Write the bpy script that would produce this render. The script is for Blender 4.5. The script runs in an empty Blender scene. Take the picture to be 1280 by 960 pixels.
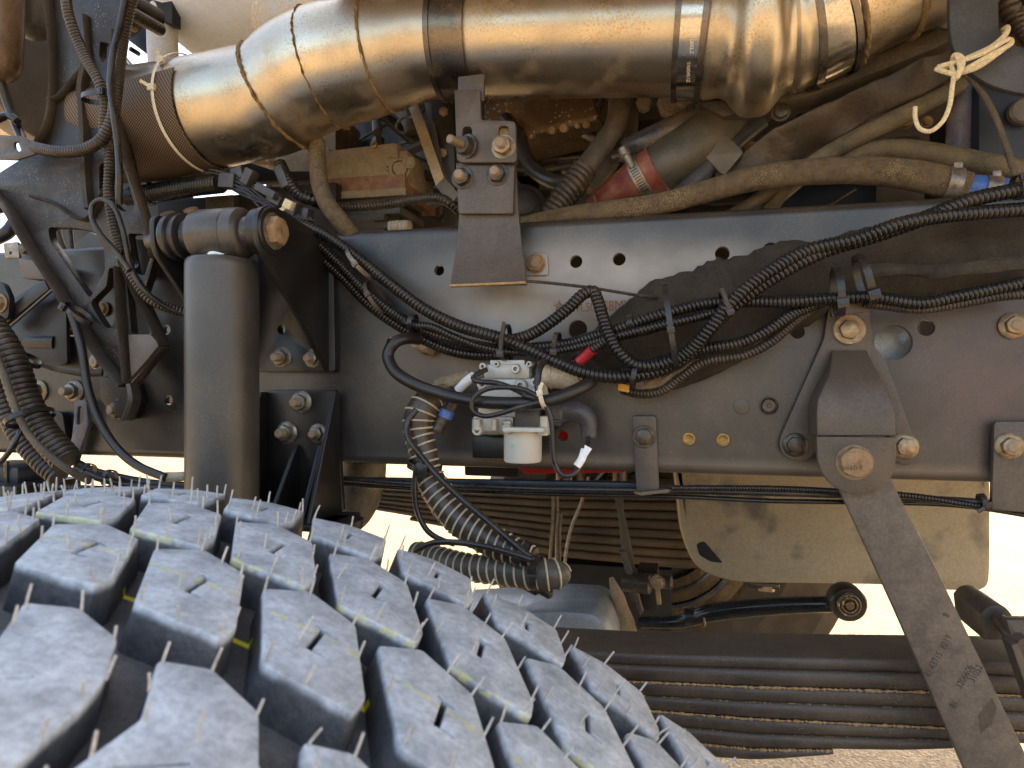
import bpy, bmesh, math, random
import numpy as np
from mathutils import Vector, Matrix
random.seed(7)
S = bpy.context.scene
C = S.collection
R_ = math.radians
# ------------------------------------------------------------------ camera
YAW = math.atan(853 / 3480)
CAM = np.array([0.78 * math.sin(YAW), -0.78 * math.cos(YAW), 1.30])
FW = np.array([-math.sin(YAW), math.cos(YAW), 0.0])
RT = np.array([math.cos(YAW), math.sin(YAW), 0.0])
UP = np.array([0.0, 0.0, 1.0])
FPX = 853.0
cd = bpy.data.cameras.new('camera'); cam = bpy.data.objects.new('camera', cd); C.objects.link(cam)
cam.location = CAM; cam.rotation_euler = (R_(90), 0, YAW)
cd.sensor_width = 36; cd.lens = 36 * FPX / 1280; cd.clip_start = 0.02; cd.clip_end = 2000
cd.dof.use_dof = True; cd.dof.focus_distance = 0.76; cd.dof.aperture_fstop = 12
S.camera = cam
# ------------------------------------------------------------------ sky, sun, exposure
SUN_EL, SUN_AZ = 50, 35          # sun stands behind the truck, to the right
w = bpy.data.worlds.new('World'); S.world = w; w.use_nodes = True
nt = w.node_tree; bg = nt.nodes['Background']
sky = nt.nodes.new('ShaderNodeTexSky'); sky.sky_type = 'NISHITA'; sky.sun_disc = False
sky.sun_elevation = R_(SUN_EL); sky.sun_rotation = R_(SUN_AZ); sky.dust_density = 6.0; sky.air_density = 1.0; sky.ozone_density = 0.6
wb = nt.nodes.new('ShaderNodeMix'); wb.data_type = 'RGBA'; wb.blend_type = 'MULTIPLY'; wb.inputs[0].default_value = 1; wb.inputs[7].default_value = (1.0, .93, .82, 1)
nt.links.new(sky.outputs[0], wb.inputs[6]); nt.links.new(wb.outputs[2], bg.inputs[0]); bg.inputs[1].default_value = 0.15
sl = bpy.data.lights.new('sun', 'SUN'); sl.energy = 3.4; sl.angle = R_(0.5); sl.color = (1.0, 0.80, 0.52)
so = bpy.data.objects.new('sun', sl); C.objects.link(so)
sd = Vector((math.sin(R_(SUN_AZ)) * math.cos(R_(SUN_EL)), math.cos(R_(SUN_AZ)) * math.cos(R_(SUN_EL)), math.sin(R_(SUN_EL))))
so.rotation_euler = sd.to_track_quat('Z', 'Y').to_euler(); so.location = (2, 4, 5)
S.view_settings.view_transform = 'Standard'; S.view_settings.look = 'None'
S.view_settings.exposure = 2.52; S.view_settings.gamma = 1.0
S.render.engine = 'CYCLES'
S.cycles.max_bounces = 8; S.cycles.diffuse_bounces = 4; S.cycles.glossy_bounces = 4
S.cycles.sample_clamp_indirect = 6.0

# ------------------------------------------------------------------ helpers
def P(px, py, y):
    """a point of the photograph (1280 x 960) on the plane Y = y of the truck"""
    d = FW + RT * (px - 640) / FPX + UP * (480 - py) / FPX
    return CAM + d * (y - CAM[1]) / d[1]
def dep(p): return float(np.dot(np.asarray(p) - CAM, FW))
def pxr(r, p): return r * dep(p) / FPX          # r pixels at point p, in metres
def V(p): return Vector([float(a) for a in p])
OFF = {}
def link(name, me, parent=None, loc=None, label=None, cat=None, group=None, kind=None):
    o = bpy.data.objects.new(name, me); C.objects.link(o)
    pl = OFF.get(parent.name, Vector((0, 0, 0))) if parent else Vector((0, 0, 0))
    if loc is None:
        loc = Vector((0, 0, 0))
        if me is not None and len(me.vertices):
            n = len(me.vertices); a = np.empty(n * 3); me.vertices.foreach_get('co', a); a = a.reshape(-1, 3)
            c = (a.min(0) + a.max(0)) / 2
            me.vertices.foreach_set('co', (a - c).ravel()); me.update(); loc = V(c)
    loc = Vector(loc); OFF[o.name] = loc
    if parent: o.parent = parent
    o.location = loc - pl
    if label: o['label'] = label
    if cat: o['category'] = cat
    if group: o['group'] = group
    if kind: o['kind'] = kind
    return o
def thing(name, loc, label, cat, group=None): return link(name, None, None, V(loc), label, cat, group)

def catmull(pts, step=0.004, extra=None):
    """resample through points (n x k) evenly by 3D arc length"""
    p = np.asarray(pts, float)
    if len(p) == 2:
        n = max(2, int(np.linalg.norm(p[1, :3] - p[0, :3]) / step)); t = np.linspace(0, 1, n + 1)[:, None]
        return p[0] * (1 - t) + p[1] * t
    q = np.vstack([2 * p[0] - p[1], p, 2 * p[-1] - p[-2]])
    out = []
    for i in range(1, len(q) - 2):
        p0, p1, p2, p3 = q[i - 1], q[i], q[i + 1], q[i + 2]
        ta, tb = (np.linalg.norm((p1 - p0)[:3]) + 1e-6) ** .5, (np.linalg.norm((p2 - p1)[:3]) + 1e-6) ** .5
        tc = (np.linalg.norm((p3 - p2)[:3]) + 1e-6) ** .5
        m1 = tb * ((p1 - p0) / ta - (p2 - p0) / (ta + tb) + (p2 - p1) / tb)
        m2 = tb * ((p2 - p1) / tb - (p3 - p1) / (tb + tc) + (p3 - p2) / tc)
        t = np.linspace(0, 1, 24, endpoint=False)[:, None]
        out.append((2 * t**3 - 3 * t**2 + 1) * p1 + (t**3 - 2 * t**2 + t) * m1 + (-2 * t**3 + 3 * t**2) * p2 + (t**3 - t**2) * m2)
    out.append(p[-1:]); a = np.vstack(out)
    s = np.r_[0, np.cumsum(np.linalg.norm(np.diff(a[:, :3], axis=0), axis=1))]
    n = max(2, int(round(s[-1] / step))); u = np.linspace(0, s[-1], n + 1)
    return np.column_stack([np.interp(u, s, a[:, k]) for k in range(a.shape[1])])

class B:
    def __init__(s): s.v = []; s.f = []
    def add(s, verts, faces):
        n = len(s.v); s.v += [tuple(map(float, q)) for q in verts]; s.f += [tuple(i + n for i in f) for f in faces]; return s
    def sweep(s, cen, rad, seg=14, caps=True, sq=None, up=None, wob=0):
        """rings of radius rad[i] round centres cen[i]; sq = (a,b) scales across the two frame axes"""
        cen = np.asarray(cen, float); n = len(cen)
        t = np.gradient(cen, axis=0); t /= np.linalg.norm(t, axis=1)[:, None] + 1e-12
        u = np.array(up if up is not None else (0, -1, 0), float)
        if abs(np.dot(u, t[0])) > .95: u = np.array((0, 0, 1.0))
        ang = np.linspace(0, 2 * math.pi, seg, endpoint=False); V_ = []
        for i in range(n):
            u = u - np.dot(u, t[i]) * t[i]; u /= np.linalg.norm(u); b = np.cross(t[i], u)
            a_, b_ = (sq if sq else (1, 1)); r = rad[i]
            for k in range(seg):
                rr = r if not wob else r * (1 + wob * math.sin(3 * ang[k] + i * .21) * math.sin(i * .37 + k))
                V_.append(cen[i] + u * math.cos(ang[k]) * rr * a_ + b * math.sin(ang[k]) * rr * b_)
        F = [(i * seg + k, i * seg + (k + 1) % seg, (i + 1) * seg + (k + 1) % seg, (i + 1) * seg + k) for i in range(n - 1) for k in range(seg)]
        if caps: F += [tuple(range(seg))[::-1], tuple((n - 1) * seg + k for k in range(seg))]
        return s.add(V_, F)
    def lathe(s, o, axis, prof, seg=24, caps=True):
        """prof = [(h along axis, r)]"""
        a = np.asarray(axis, float); a /= np.linalg.norm(a); o = np.asarray(o, float)
        u = np.cross(a, (0, 0, 1.0)) if abs(a[2]) < .9 else np.cross(a, (1.0, 0, 0)); u /= np.linalg.norm(u); b = np.cross(a, u)
        ang = np.linspace(0, 2 * math.pi, seg, endpoint=False)
        V_ = [o + a * h + (u * math.cos(t) + b * math.sin(t)) * r for h, r in prof for t in ang]; n = len(prof)
        F = [(i * seg + k, i * seg + (k + 1) % seg, (i + 1) * seg + (k + 1) % seg, (i + 1) * seg + k) for i in range(n - 1) for k in range(seg)]
        if caps: F += [tuple(range(seg))[::-1], tuple((n - 1) * seg + k for k in range(seg))]
        return s.add(V_, F)
    def box(s, c, d, bev=.002, rot=None):
        bm = bmesh.new(); bmesh.ops.create_cube(bm, size=1)
        for v in bm.verts: v.co = Vector((v.co.x * d[0], v.co.y * d[1], v.co.z * d[2]))
        if bev: bmesh.ops.bevel(bm, geom=bm.edges[:] + bm.verts[:], offset=min(bev, min(d) * .45), segments=2, affect='EDGES', profile=.6)
        if rot is not None: bmesh.ops.transform(bm, matrix=rot, verts=bm.verts[:])
        bm.verts.index_update()
        V_ = [np.array(v.co) + np.asarray(c) for v in bm.verts]; F = [tuple(v.index for v in f.verts) for f in bm.faces]; bm.free()
        return s.add(V_, F)
    def bar(s, p, q, wd, th, bev=.001, nrm=(0, -1, 0)):
        p = np.asarray(p, float); q = np.asarray(q, float); d = q - p; L = np.linalg.norm(d); x = d / L
        y = np.asarray(nrm, float); y = y - np.dot(y, x) * x; y /= np.linalg.norm(y); z = np.cross(x, y)
        m = Matrix((x, y, z)).transposed().to_4x4()
        return s.box((p + q) / 2, (L, th, wd), bev, m)
    def torus(s, c, nrm, R, r, seg=28, ms=8, arc=None):
        nrm = np.asarray(nrm, float); nrm /= np.linalg.norm(nrm)
        u = np.cross(nrm, (0, 0, 1.0)) if abs(nrm[2]) < .9 else np.cross(nrm, (1.0, 0, 0)); u /= np.linalg.norm(u); b = np.cross(nrm, u)
        V_ = []
        for i in range(seg):
            t = 2 * math.pi * i / seg; e = u * math.cos(t) + b * math.sin(t)
            for k in range(ms):
                a = 2 * math.pi * k / ms; V_.append(np.asarray(c) + e * (R + r * math.cos(a)) + nrm * r * math.sin(a))
        F = [(i * ms + k, ((i + 1) % seg) * ms + k, ((i + 1) % seg) * ms + (k + 1) % ms, i * ms + (k + 1) % ms) for i in range(seg) for k in range(ms)]
        return s.add(V_, F)
    def mesh(s, name, mt, ang=35):
        me = bpy.data.meshes.new(name); me.from_pydata(s.v, [], s.f)
        bm = bmesh.new(); bm.from_mesh(me); bmesh.ops.recalc_face_normals(bm, faces=bm.faces[:]); bm.to_mesh(me); bm.free()
        me.polygons.foreach_set('use_smooth', [True] * len(me.polygons)); me.set_sharp_from_angle(angle=R_(ang))
        me.materials.append(mt); me.update(); return me
    def build(s, name, mt, parent=None, label=None, cat=None, group=None, kind=None, ang=35, loc=None):
        return link(name, s.mesh(name, mt, ang), parent, loc, label, cat, group, kind)

def rounded(pts, r, n=5):
    """round the corners of a polygon; r may be a list"""
    out = []; m = len(pts)
    for i in range(m):
        p = np.array(pts[i][:2], float); a = np.array(pts[i - 1][:2], float); b = np.array(pts[(i + 1) % m][:2], float)
        rr = r[i] if isinstance(r, (list, tuple)) else r
        da, db = a - p, b - p; la, lb = np.linalg.norm(da), np.linalg.norm(db); k = min(rr, la * .48, lb * .48)
        if k < 1e-6: out.append(tuple(p)); continue
        A, D = p + da / la * k, p + db / lb * k
        for j in range(n + 1):
            t = j / n; out.append(tuple((1 - t) ** 2 * A + 2 * t * (1 - t) * p + t * t * D))
    return out
def circ(cx, cy, r, n=20): return [(cx + r * math.cos(2 * math.pi * k / n), cy + r * math.sin(2 * math.pi * k / n)) for k in range(n)]
def flat(outline, holes, th, bev=.0006):
    """filled 2D outline with holes, extruded to th, edges bevelled -> (verts, faces), centred on plane z=0"""
    cu = bpy.data.curves.new('t', 'CURVE'); cu.dimensions = '2D'; cu.fill_mode = 'BOTH'
    cu.extrude = max(0, th / 2 - bev); cu.bevel_depth = bev; cu.bevel_resolution = 1; cu.offset = -bev
    for poly in [outline] + list(holes):
        sp = cu.splines.new('POLY'); sp.points.add(len(poly) - 1)
        for k, q in enumerate(poly): sp.points[k].co = (float(q[0]), float(q[1]), 0, 1)
        sp.use_cyclic_u = True
    ob = bpy.data.objects.new('t', cu); me = bpy.data.meshes.new_from_object(ob)
    v = [tuple(q.co) for q in me.vertices]; f = [tuple(p.vertices) for p in me.polygons]
    bpy.data.objects.remove(ob); bpy.data.curves.remove(cu); bpy.data.meshes.remove(me)
    return v, f
def weld(o, d=1e-5):
    bm = bmesh.new(); bm.from_mesh(o.data); bmesh.ops.remove_doubles(bm, verts=bm.verts[:], dist=d); bmesh.ops.recalc_face_normals(bm, faces=bm.faces[:]); bm.to_mesh(o.data); bm.free()
    o.data.polygons.foreach_set('use_smooth', [True] * len(o.data.polygons)); o.data.set_sharp_from_angle(angle=R_(35))
def plate(name, pts, y, th, mt, parent=None, holes=(), bev=.0008, rnd=0, **kw):
    """outline in photo pixels lying in the plane Y=y (its front face), th thick to the back. holes: (px,py,r_px) or point lists"""
    if rnd: pts = rounded(pts, rnd)
    W = [P(a, b, y) for a, b in pts]; H = []
    for h in holes:
        if isinstance(h[0], (int, float)):
            c = P(h[0], h[1], y); H.append(circ(c[0], c[2], pxr(h[2], c)))
        else: H.append([(q[0], q[2]) for q in (P(a, b, y) for a, b in h)])
    v, f = flat([(q[0], q[2]) for q in W], H, th, bev)
    b = B(); b.add([(q[0], y + th / 2 - q[2], q[1]) for q in v], f)
    o = b.build(name, mt, parent, **kw); weld(o); return o
def plate_x(name, pts, X, th, mt, parent=None, holes=(), bev=.0008, **kw):
    """outline given as (y, z) metres, in the plane X"""
    v, f = flat(pts, holes, th, bev); b = B(); b.add([(X + q[2], q[0], q[1]) for q in v], f)
    o = b.build(name, mt, parent, **kw); weld(o); return o
def plate_f(name, pts, O, U, W, th, mt, parent=None, holes=(), bev=.0008, **kw):
    """outline in metres (a,b) -> O + U a + W b"""
    O, U, W = (np.asarray(q, float) for q in (O, U, W)); N = np.cross(U, W); v, f = flat(pts, holes, th, bev)
    b = B(); b.add([O + U * q[0] + W * q[1] + N * q[2] for q in v], f)
    o = b.build(name, mt, parent, **kw); weld(o); return o

def path(pts):
    """[(px,py,y[,r_px])] -> array of 3D points (+ radius in metres)"""
    out = []
    for q in pts:
        p = P(q[0], q[1], q[2]); out.append(list(p) + ([pxr(q[3], p)] if len(q) > 3 else []))
    return np.array(out)
def hose(name, pts, r, mt, parent=None, seg=14, step=.004, sq=None, wob=0, caps=True, b=None, **kw):
    pp = path(pts); a = catmull(pp, step)
    rad = a[:, 3] if a.shape[1] > 3 else np.full(len(a), pxr(r, pp[len(pp) // 2][:3]))
    bb = b or B(); bb.sweep(a[:, :3], rad, seg, caps, sq, wob=wob)
    return bb.build(name, mt, parent, **kw) if b is None else bb
def ribbed(name, pts, r, mt, parent=None, pitch=None, depth=.16, seg=12, duty=.55, b=None, **kw):
    """corrugated tube: sharp rings of height depth*r at the given pitch (px)"""
    pp = path(pts); n = len(pp); mid = pp[n // 2][:3]; R = pxr(r, mid) if r else None
    pm = pxr(pitch, mid) if pitch else R * .55
    a = catmull(pp, pm / 4)
    m = len(a); rad = a[:, 3] if a.shape[1] > 3 else np.full(m, R)
    prof = np.array([1 - depth * .12, 1, 1 - depth * .12, 1 - depth]) if duty >= .5 else np.array([1, 1 - depth, 1 - depth, 1 - depth])
    rad = rad * prof[np.arange(m) % 4]
    # pull neighbouring rings together a little so that the flanks are steep
    c = a[:, :3].copy(); sh = np.array([-.12, 0, .12, 0])[np.arange(m) % 4][:, None]
    t = np.gradient(c, axis=0); c = c + t * sh
    bb = b or B(); bb.sweep(c, rad, seg, True)
    return bb.build(name, mt, parent, ang=60, **kw) if b is None else bb

# ------------------------------------------------------------------ materials
def mat(name, col, rough=.5, metal=0., col2=None, nscale=30, dust=0., dcol=(.30, .21, .12), dscale=18, dthr=.5, up=.35,
        specks=0., scol=(.45, .33, .18), sscale=400, bump=.15, bscale=250, rvar=.12, coat=0., stretch=None, spec=.5, grain=.30, gscale=420):
    m = bpy.data.materials.new(name); m.use_nodes = True; N = m.node_tree.nodes; L = m.node_tree.links
    p = N['Principled BSDF']; tc = N.new('ShaderNodeTexCoord'); geo = N.new('ShaderNodeNewGeometry')
    src = geo.outputs['Position']
    if stretch:
        mp = N.new('ShaderNodeMapping'); mp.inputs['Scale'].default_value = stretch; L.new(src, mp.inputs[0]); src = mp.outputs[0]
    def noise(sc, det=6, r=.55):
        n = N.new('ShaderNodeTexNoise'); n.inputs['Scale'].default_value = sc; n.inputs['Detail'].default_value = det; n.inputs['Roughness'].default_value = r
        L.new(src, n.inputs[0]); return n.outputs[0]
    def rng(s, a, b_, c=0, d=1):
        r = N.new('ShaderNodeMapRange'); r.inputs[1].default_value = a; r.inputs[2].default_value = b_; r.inputs[3].default_value = c; r.inputs[4].default_value = d
        L.new(s, r.inputs[0]); return r.outputs[0]
    def mixc(f, a, b_):
        x = N.new('ShaderNodeMix'); x.data_type = 'RGBA'
        if isinstance(f, float): x.inputs[0].default_value = f
        else: L.new(f, x.inputs[0])
        for i, q in ((6, a), (7, b_)):
            if isinstance(q, tuple): x.inputs[i].default_value = (*q, 1)
            else: L.new(q, x.inputs[i])
        return x.outputs[2]
    def mth(op, a, b_=None):
        x = N.new('ShaderNodeMath'); x.operation = op
        for i, q in ((0, a), (1, b_)):
            if q is None: continue
            if isinstance(q, (int, float)): x.inputs[i].default_value = q
            else: L.new(q, x.inputs[i])
        x.use_clamp = True if op in ('MULTIPLY', 'MAXIMUM') else False
        return x.outputs[0]
    c2 = col2 or tuple(min(1, c * 1.35 + .003) for c in col)
    cc = mixc(rng(noise(nscale), .35, .65), col, c2); rg = rng(noise(nscale * 2.3), .3, .7, rough - rvar, rough + rvar)
    mk = None
    if dust > 0:
        mk = rng(noise(dscale, 8, .62), dthr - .12, dthr + .2, 0, dust)
        sx = N.new('ShaderNodeSeparateXYZ'); L.new(geo.outputs['Normal'], sx.inputs[0])
        u_ = rng(sx.outputs[2], .1, 1, 0, up * min(1, dust * 2)); mk = mth('MAXIMUM', mk, u_)
        fine = rng(noise(dscale * 22, 3), .3, .62, .35, 1); mk = mth('MULTIPLY', mk, fine)
    if grain:
        gx = N.new('ShaderNodeMix'); gx.data_type = 'RGBA'; gx.blend_type = 'MULTIPLY'; gx.inputs[0].default_value = 1; gr_ = rng(noise(gscale, 5, .75), .32, .68, 1 - grain, 1 + grain * .9); L.new(cc, gx.inputs[6]); L.new(gr_, gx.inputs[7]); cc = gx.outputs[2]
    if specks > 0:
        vo = N.new('ShaderNodeTexVoronoi'); vo.inputs['Scale'].default_value = sscale; L.new(src, vo.inputs[0])
        th = rng(noise(22, 3), .34, .66, .02, .02 + specks * .5); s1 = mth('LESS_THAN', vo.outputs[0], th)
        cc = mixc(mth('MULTIPLY', s1, .8), cc, scol)
    met = None
    if mk is not None:
        cc = mixc(mk, cc, dcol); rg = rng(mk, 0, 1, 0, 1) and mth('MAXIMUM', rg, mth('MULTIPLY', mk, .95))
        if metal: 
            im = N.new('ShaderNodeMath'); im.operation = 'MULTIPLY_ADD'; L.new(mk, im.inputs[0]); im.inputs[1].default_value = -metal; im.inputs[2].default_value = metal
            met = im.outputs[0]
    L.new(cc, p.inputs['Base Color']); L.new(rg, p.inputs['Roughness'])
    if met is not None: L.new(met, p.inputs['Metallic'])
    else: p.inputs['Metallic'].default_value = metal
    p.inputs['Specular IOR Level'].default_value = spec
    if coat: p.inputs['Coat Weight'].default_value = coat; p.inputs['Coat Roughness'].default_value = .25
    if bump:
        bp = N.new('ShaderNodeBump'); bp.inputs['Strength'].default_value = bump; bp.inputs['Distance'].default_value = .002
        h = noise(bscale, 5, .6)
        if mk is not None: h = mth('ADD', h, mk)
        L.new(h, bp.inputs['Height']); L.new(bp.outputs[0], p.inputs['Normal'])
    return m
M = {}
M['frame'] = mat('satin_black_frame_paint', (.014, .0135, .0145), .34, .0, (.028, .025, .024), 6, .34, (.20, .155, .11), 12, .52, .3, .25, sscale=500, bump=.05, bscale=700, rvar=.07, spec=.6, coat=.18, grain=.2)
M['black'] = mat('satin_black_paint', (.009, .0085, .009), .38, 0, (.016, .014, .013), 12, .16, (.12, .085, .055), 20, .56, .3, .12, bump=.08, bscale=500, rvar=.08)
M['cast'] = mat('black_cast_iron', (.008, .0065, .0055), .40, 0, (.017, .012, .009), 25, .28, (.11, .075, .045), 14, .48, .5, .35, sscale=300, bump=.3, bscale=450)
M['castrib'] = mat('highlit_rib_edge', (.034, .027, .021), .38, 0, (.055, .043, .032), 40, .3, (.15, .105, .065), 30, .5, .3, .1, bump=.25, bscale=500, spec=.7)  # lighter tone paints edge highlights onto the casting's ribs
M['shock'] = mat('matt_dark_damper_paint', (.046, .041, .038), .36, .15, (.058, .052, .047), 8, .30, (.16, .13, .10), 14, .52, .3, .22, bump=.04, bscale=900, rvar=.04, spec=.6, grain=.12)
M['bracket'] = mat('greybrown_bracket_paint', (.070, .056, .046), .44, .1, (.095, .075, .058), 16, .35, (.25, .18, .12), 25, .55, .4, .05, bump=.1, bscale=600, rvar=.06)
M['arm'] = mat('painted_link_arm', (.10, .078, .062), .5, 0, (.135, .105, .082), 60, .25, (.22, .16, .11), 60, .5, .2, .25, scol=(.05, .04, .035), sscale=260, bump=.1, bscale=400)
M['conduit'] = mat('black_corrugated_plastic', (.009, .0085, .009), .22, 0, (.015, .014, .013), 30, .28, (.18, .13, .08), 22, .58, .12, bump=.03, rvar=.05)
M['conduit_dusty'] = mat('dusty_corrugated_plastic', (.014, .012, .010), .36, 0, (.026, .020, .015), 30, .45, (.18, .125, .075), 20, .48, .25, bump=.05)
M['rubber'] = mat('black_rubber_hose', (.010, .0095, .010), .34, 0, (.017, .016, .015), 20, .22, (.16, .115, .075), 25, .58, .3, bump=.05, rvar=.06)
M['rubber_dusty'] = mat('dusty_rubber', (.035, .030, .024), .6, 0, (.06, .048, .034), 30, .7, (.20, .145, .085), 25, .45, .5, .3, bump=.3, bscale=300)
M['sandhose'] = mat('sand_covered_hose', (.055, .042, .028), .8, 0, (.10, .072, .042), 60, .8, (.25, .17, .085), 110, .45, .5, .8, sscale=600, bump=.6, bscale=700)
M['steel'] = mat('warm_stainless_steel', (.64, .555, .42), .31, 1., (.48, .41, .31), 5, .85, (.40, .27, .13), 16, .585, 0, .8, (.50, .34, .16), 300, .05, 500, .07, grain=.12, gscale=500)
M['steel_clean'] = mat('bright_stainless_steel', (.62, .56, .48), .18, 1., (.5, .45, .38), 9, .5, (.42, .30, .16), 14, .66, 0, .1, bump=.03, rvar=.06)
M['steel_dark'] = mat('dark_stainless_band', (.22, .19, .16), .3, 1., (.14, .12, .10), 9, .6, (.42, .30, .15), 22, .6, 0, .2, bump=.06)
M['weld'] = mat('rust_gold_weld_bead', (.22, .14, .06), .7, .3, (.40, .27, .13), 160, .5, (.42, .28, .12), 200, .5, .3, bump=.8, bscale=900)
M['zinc'] = mat('yellowed_zinc_bolt', (.40, .32, .20), .38, .7, (.20, .15, .10), 110, .75, (.33, .22, .12), 130, .5, .3, .15, bump=.15, bscale=600)
M['zincgrey'] = mat('grey_zinc_bolt', (.33, .30, .26), .38, .75, (.16, .14, .12), 120, .65, (.30, .22, .14), 130, .52, .3, .15, bump=.15, bscale=600)
M['rustbolt'] = mat('rust_dusted_bolt', (.22, .13, .07), .65, .3, (.40, .26, .14), 120, .8, (.45, .30, .16), 150, .45, .4, bump=.5, bscale=700)
M['blackbolt'] = mat('black_oxide_bolt', (.05, .045, .042), .35, .6, (.09, .075, .06), 120, .4, (.28, .20, .12), 140, .55, .3, bump=.15, bscale=600)
M['thread'] = mat('dusty_threaded_stud', (.30, .24, .17), .5, .5, (.20, .15, .10), 200, .7, (.40, .28, .16), 200, .45, .3, bump=.3, bscale=900)
M['white'] = mat('chalky_white_muffler_paint', (.80, .82, .85), .62, 0, (.86, .88, .90), 90, .10, (.50, .40, .28), 40, .56, 0, bump=.5, bscale=420, grain=.08)
M['cream'] = mat('cream_enamel_pipe', (.60, .56, .48), .35, 0, (.66, .61, .52), 12, .4, (.50, .38, .24), 16, .56, .2, .1, bump=.05)
M['mesh'] = None
M['tan'] = mat('sand_dusted_tank', (.30, .23, .13), .55, 0, (.40, .31, .18), 10, .85, (.50, .38, .21), 9, .44, .3, .25, (.10, .09, .08), 420, .12, 420)
M['spring'] = mat('leaf_spring_paint', (.040, .032, .027), .42, 0, (.066, .052, .042), 14, .5, (.22, .155, .10), 16, .53, .5, .35, (.40, .28, .16), 420, .15, 420)
M['spring2'] = mat('brown_far_spring', (.05, .036, .022), .55, 0, (.08, .055, .03), 12, .6, (.25, .16, .08), 14, .5, .5, .2, bump=.2)
M['sanddirt'] = mat('sand_lip', (.38, .24, .11), .9, 0, (.50, .33, .15), 200, bump=.8, bscale=900)
M['alu'] = mat('pale_cast_aluminium', (.42, .41, .38), .42, .35, (.52, .50, .46), 60, .30, (.46, .38, .27), 60, .55, .2, .08, (.2, .17, .13), 600, .15, 500, grain=.12)
M['whiteplastic'] = mat('white_solenoid_plastic', (.60, .58, .52), .4, 0, (.66, .63, .56), 30, .2, (.45, .37, .26), 60, .58, .1, .12, (.18, .15, .12), 620, .05, grain=.06)
M['darkplastic'] = mat('dark_grey_plastic', (.045, .045, .05), .4, 0, (.06, .058, .06), 40, .3, (.2, .15, .1), 60, .56, .2, bump=.06)
M['beige'] = mat('beige_filter_housing', (.48, .40, .29), .5, 0, (.56, .47, .34), 50, .5, (.36, .27, .16), 60, .5, .2, .5, (.22, .17, .11), 700, .2, 500)
M['creamtie'] = mat('cream_nylon', (.70, .62, .46), .4, 0, (.76, .68, .52), 40, .2, (.5, .38, .22), 80, .58, bump=.05)
M['cord'] = mat('cream_cord', (.80, .66, .40), .7, 0, (.85, .72, .46), 200, bump=.5, bscale=1500)
M['fabric'] = mat('dark_woven_sleeve', (.030, .026, .022), .85, 0, (.048, .040, .032), 26, .4, (.13, .10, .065), 16, .5, .4, .1, bump=.4, bscale=900, spec=.2)
M['leather'] = mat('brown_heat_shield_cloth', (.026, .018, .012), .5, 0, (.045, .031, .019), 22, .45, (.16, .11, .06), 16, .55, .3, .15, bump=.3, bscale=220)
M['sandcast'] = mat('sand_crusted_casting', (.24, .185, .115), .85, .1, (.36, .275, .165), 70, .6, (.44, .33, .19), 90, .45, .5, .9, (.16, .11, .06), 500, .7, 500)
M['orange'] = mat('orange_gasket', (.17, .075, .035), .6, 0, (.25, .12, .055), 60, .4, (.40, .26, .13), 60, .55, .2, bump=.2)
M['greycast'] = mat('grey_engine_casting', (.075, .070, .064), .45, .3, (.12, .105, .085), 18, .55, (.20, .145, .085), 12, .48, .4, .25, bump=.3, bscale=300)
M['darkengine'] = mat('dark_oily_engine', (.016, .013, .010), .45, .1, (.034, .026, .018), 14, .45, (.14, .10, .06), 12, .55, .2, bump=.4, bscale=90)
M['rustpan'] = mat('rusty_brown_pan', (.09, .058, .032), .42, .45, (.16, .10, .048), 14, .6, (.26, .16, .07), 14, .5, .2, .7, (.50, .40, .26), 160, .25, 200)
M['brass'] = mat('sand_gold_strap', (.26, .18, .09), .5, .5, (.42, .30, .15), 30, .6, (.46, .31, .14), 40, .5, .2, bump=.2)
M['silver'] = mat('silver_axle_paint', (.38, .42, .46), .42, .35, (.30, .33, .36), 20, .45, (.14, .12, .10), 24, .56, 0, .4, (.1, .1, .1), 380, .15, 200)
M['red'] = mat('red_paint', (.32, .010, .008), .4, 0, (.42, .010, .008), 20, bump=.03)
M['silicone'] = mat('red_silicone_hose', (.13, .022, .015), .5, 0, (.20, .045, .03), 30, .6, (.42, .26, .16), 40, .52, .3, bump=.1)
M['greyduct'] = mat('grey_green_duct', (.05, .048, .038), .45, 0, (.08, .072, .055), 20, .5, (.20, .15, .09), 20, .52, .3, bump=.15)
M['blue'] = mat('blue_hose_joint', (.035, .12, .42), .4, 0, (.05, .16, .50), 30, .3, (.35, .28, .2), 60, .56, .2, bump=.05)
M['navy'] = mat('navy_engine_paint', (.006, .012, .026), .42, 0, (.012, .022, .042), 14, .3, (.07, .06, .05), 14, .54, .2, bump=.1)
M['bluegrey'] = mat('bluegrey_dusty_strut', (.065, .07, .115), .5, 0, (.10, .105, .15), 30, .6, (.34, .26, .17), 30, .5, .2, bump=.2)
M['hook'] = mat('smooth_dark_hook_plate', (.034, .036, .039), .5, 0, (.065, .066, .068), 20, .2, (.2, .17, .14), 30, .6, .2, .1, bump=.04)
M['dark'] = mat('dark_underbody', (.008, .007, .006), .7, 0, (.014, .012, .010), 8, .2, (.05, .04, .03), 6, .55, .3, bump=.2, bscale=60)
M['cable'] = mat('thin_black_cable', (.014, .013, .013), .28, 0, (.022, .02, .02), 30, .25, (.22, .16, .1), 40, .58, .3, bump=.02, rvar=.05)
M['tape'] = mat('white_paper_tag', (.82, .81, .76), .6, 0, bump=.05, grain=.05)
M['redsleeve'] = mat('red_heatshrink', (.38, .02, .03), .4, 0, bump=.05)
M['yellow'] = mat('orange_yellow_plastic', (.72, .36, .03), .5, 0, bump=.1)
M['bronze'] = mat('bronze_hole_plug', (.40, .24, .08), .45, .6, (.30, .18, .06), 200, bump=.3, bscale=900)
M['ink'] = mat('faint_brown_marking', (.17, .06, .025), .7, 0, (.26, .11, .05), 300, bump=0)
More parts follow.
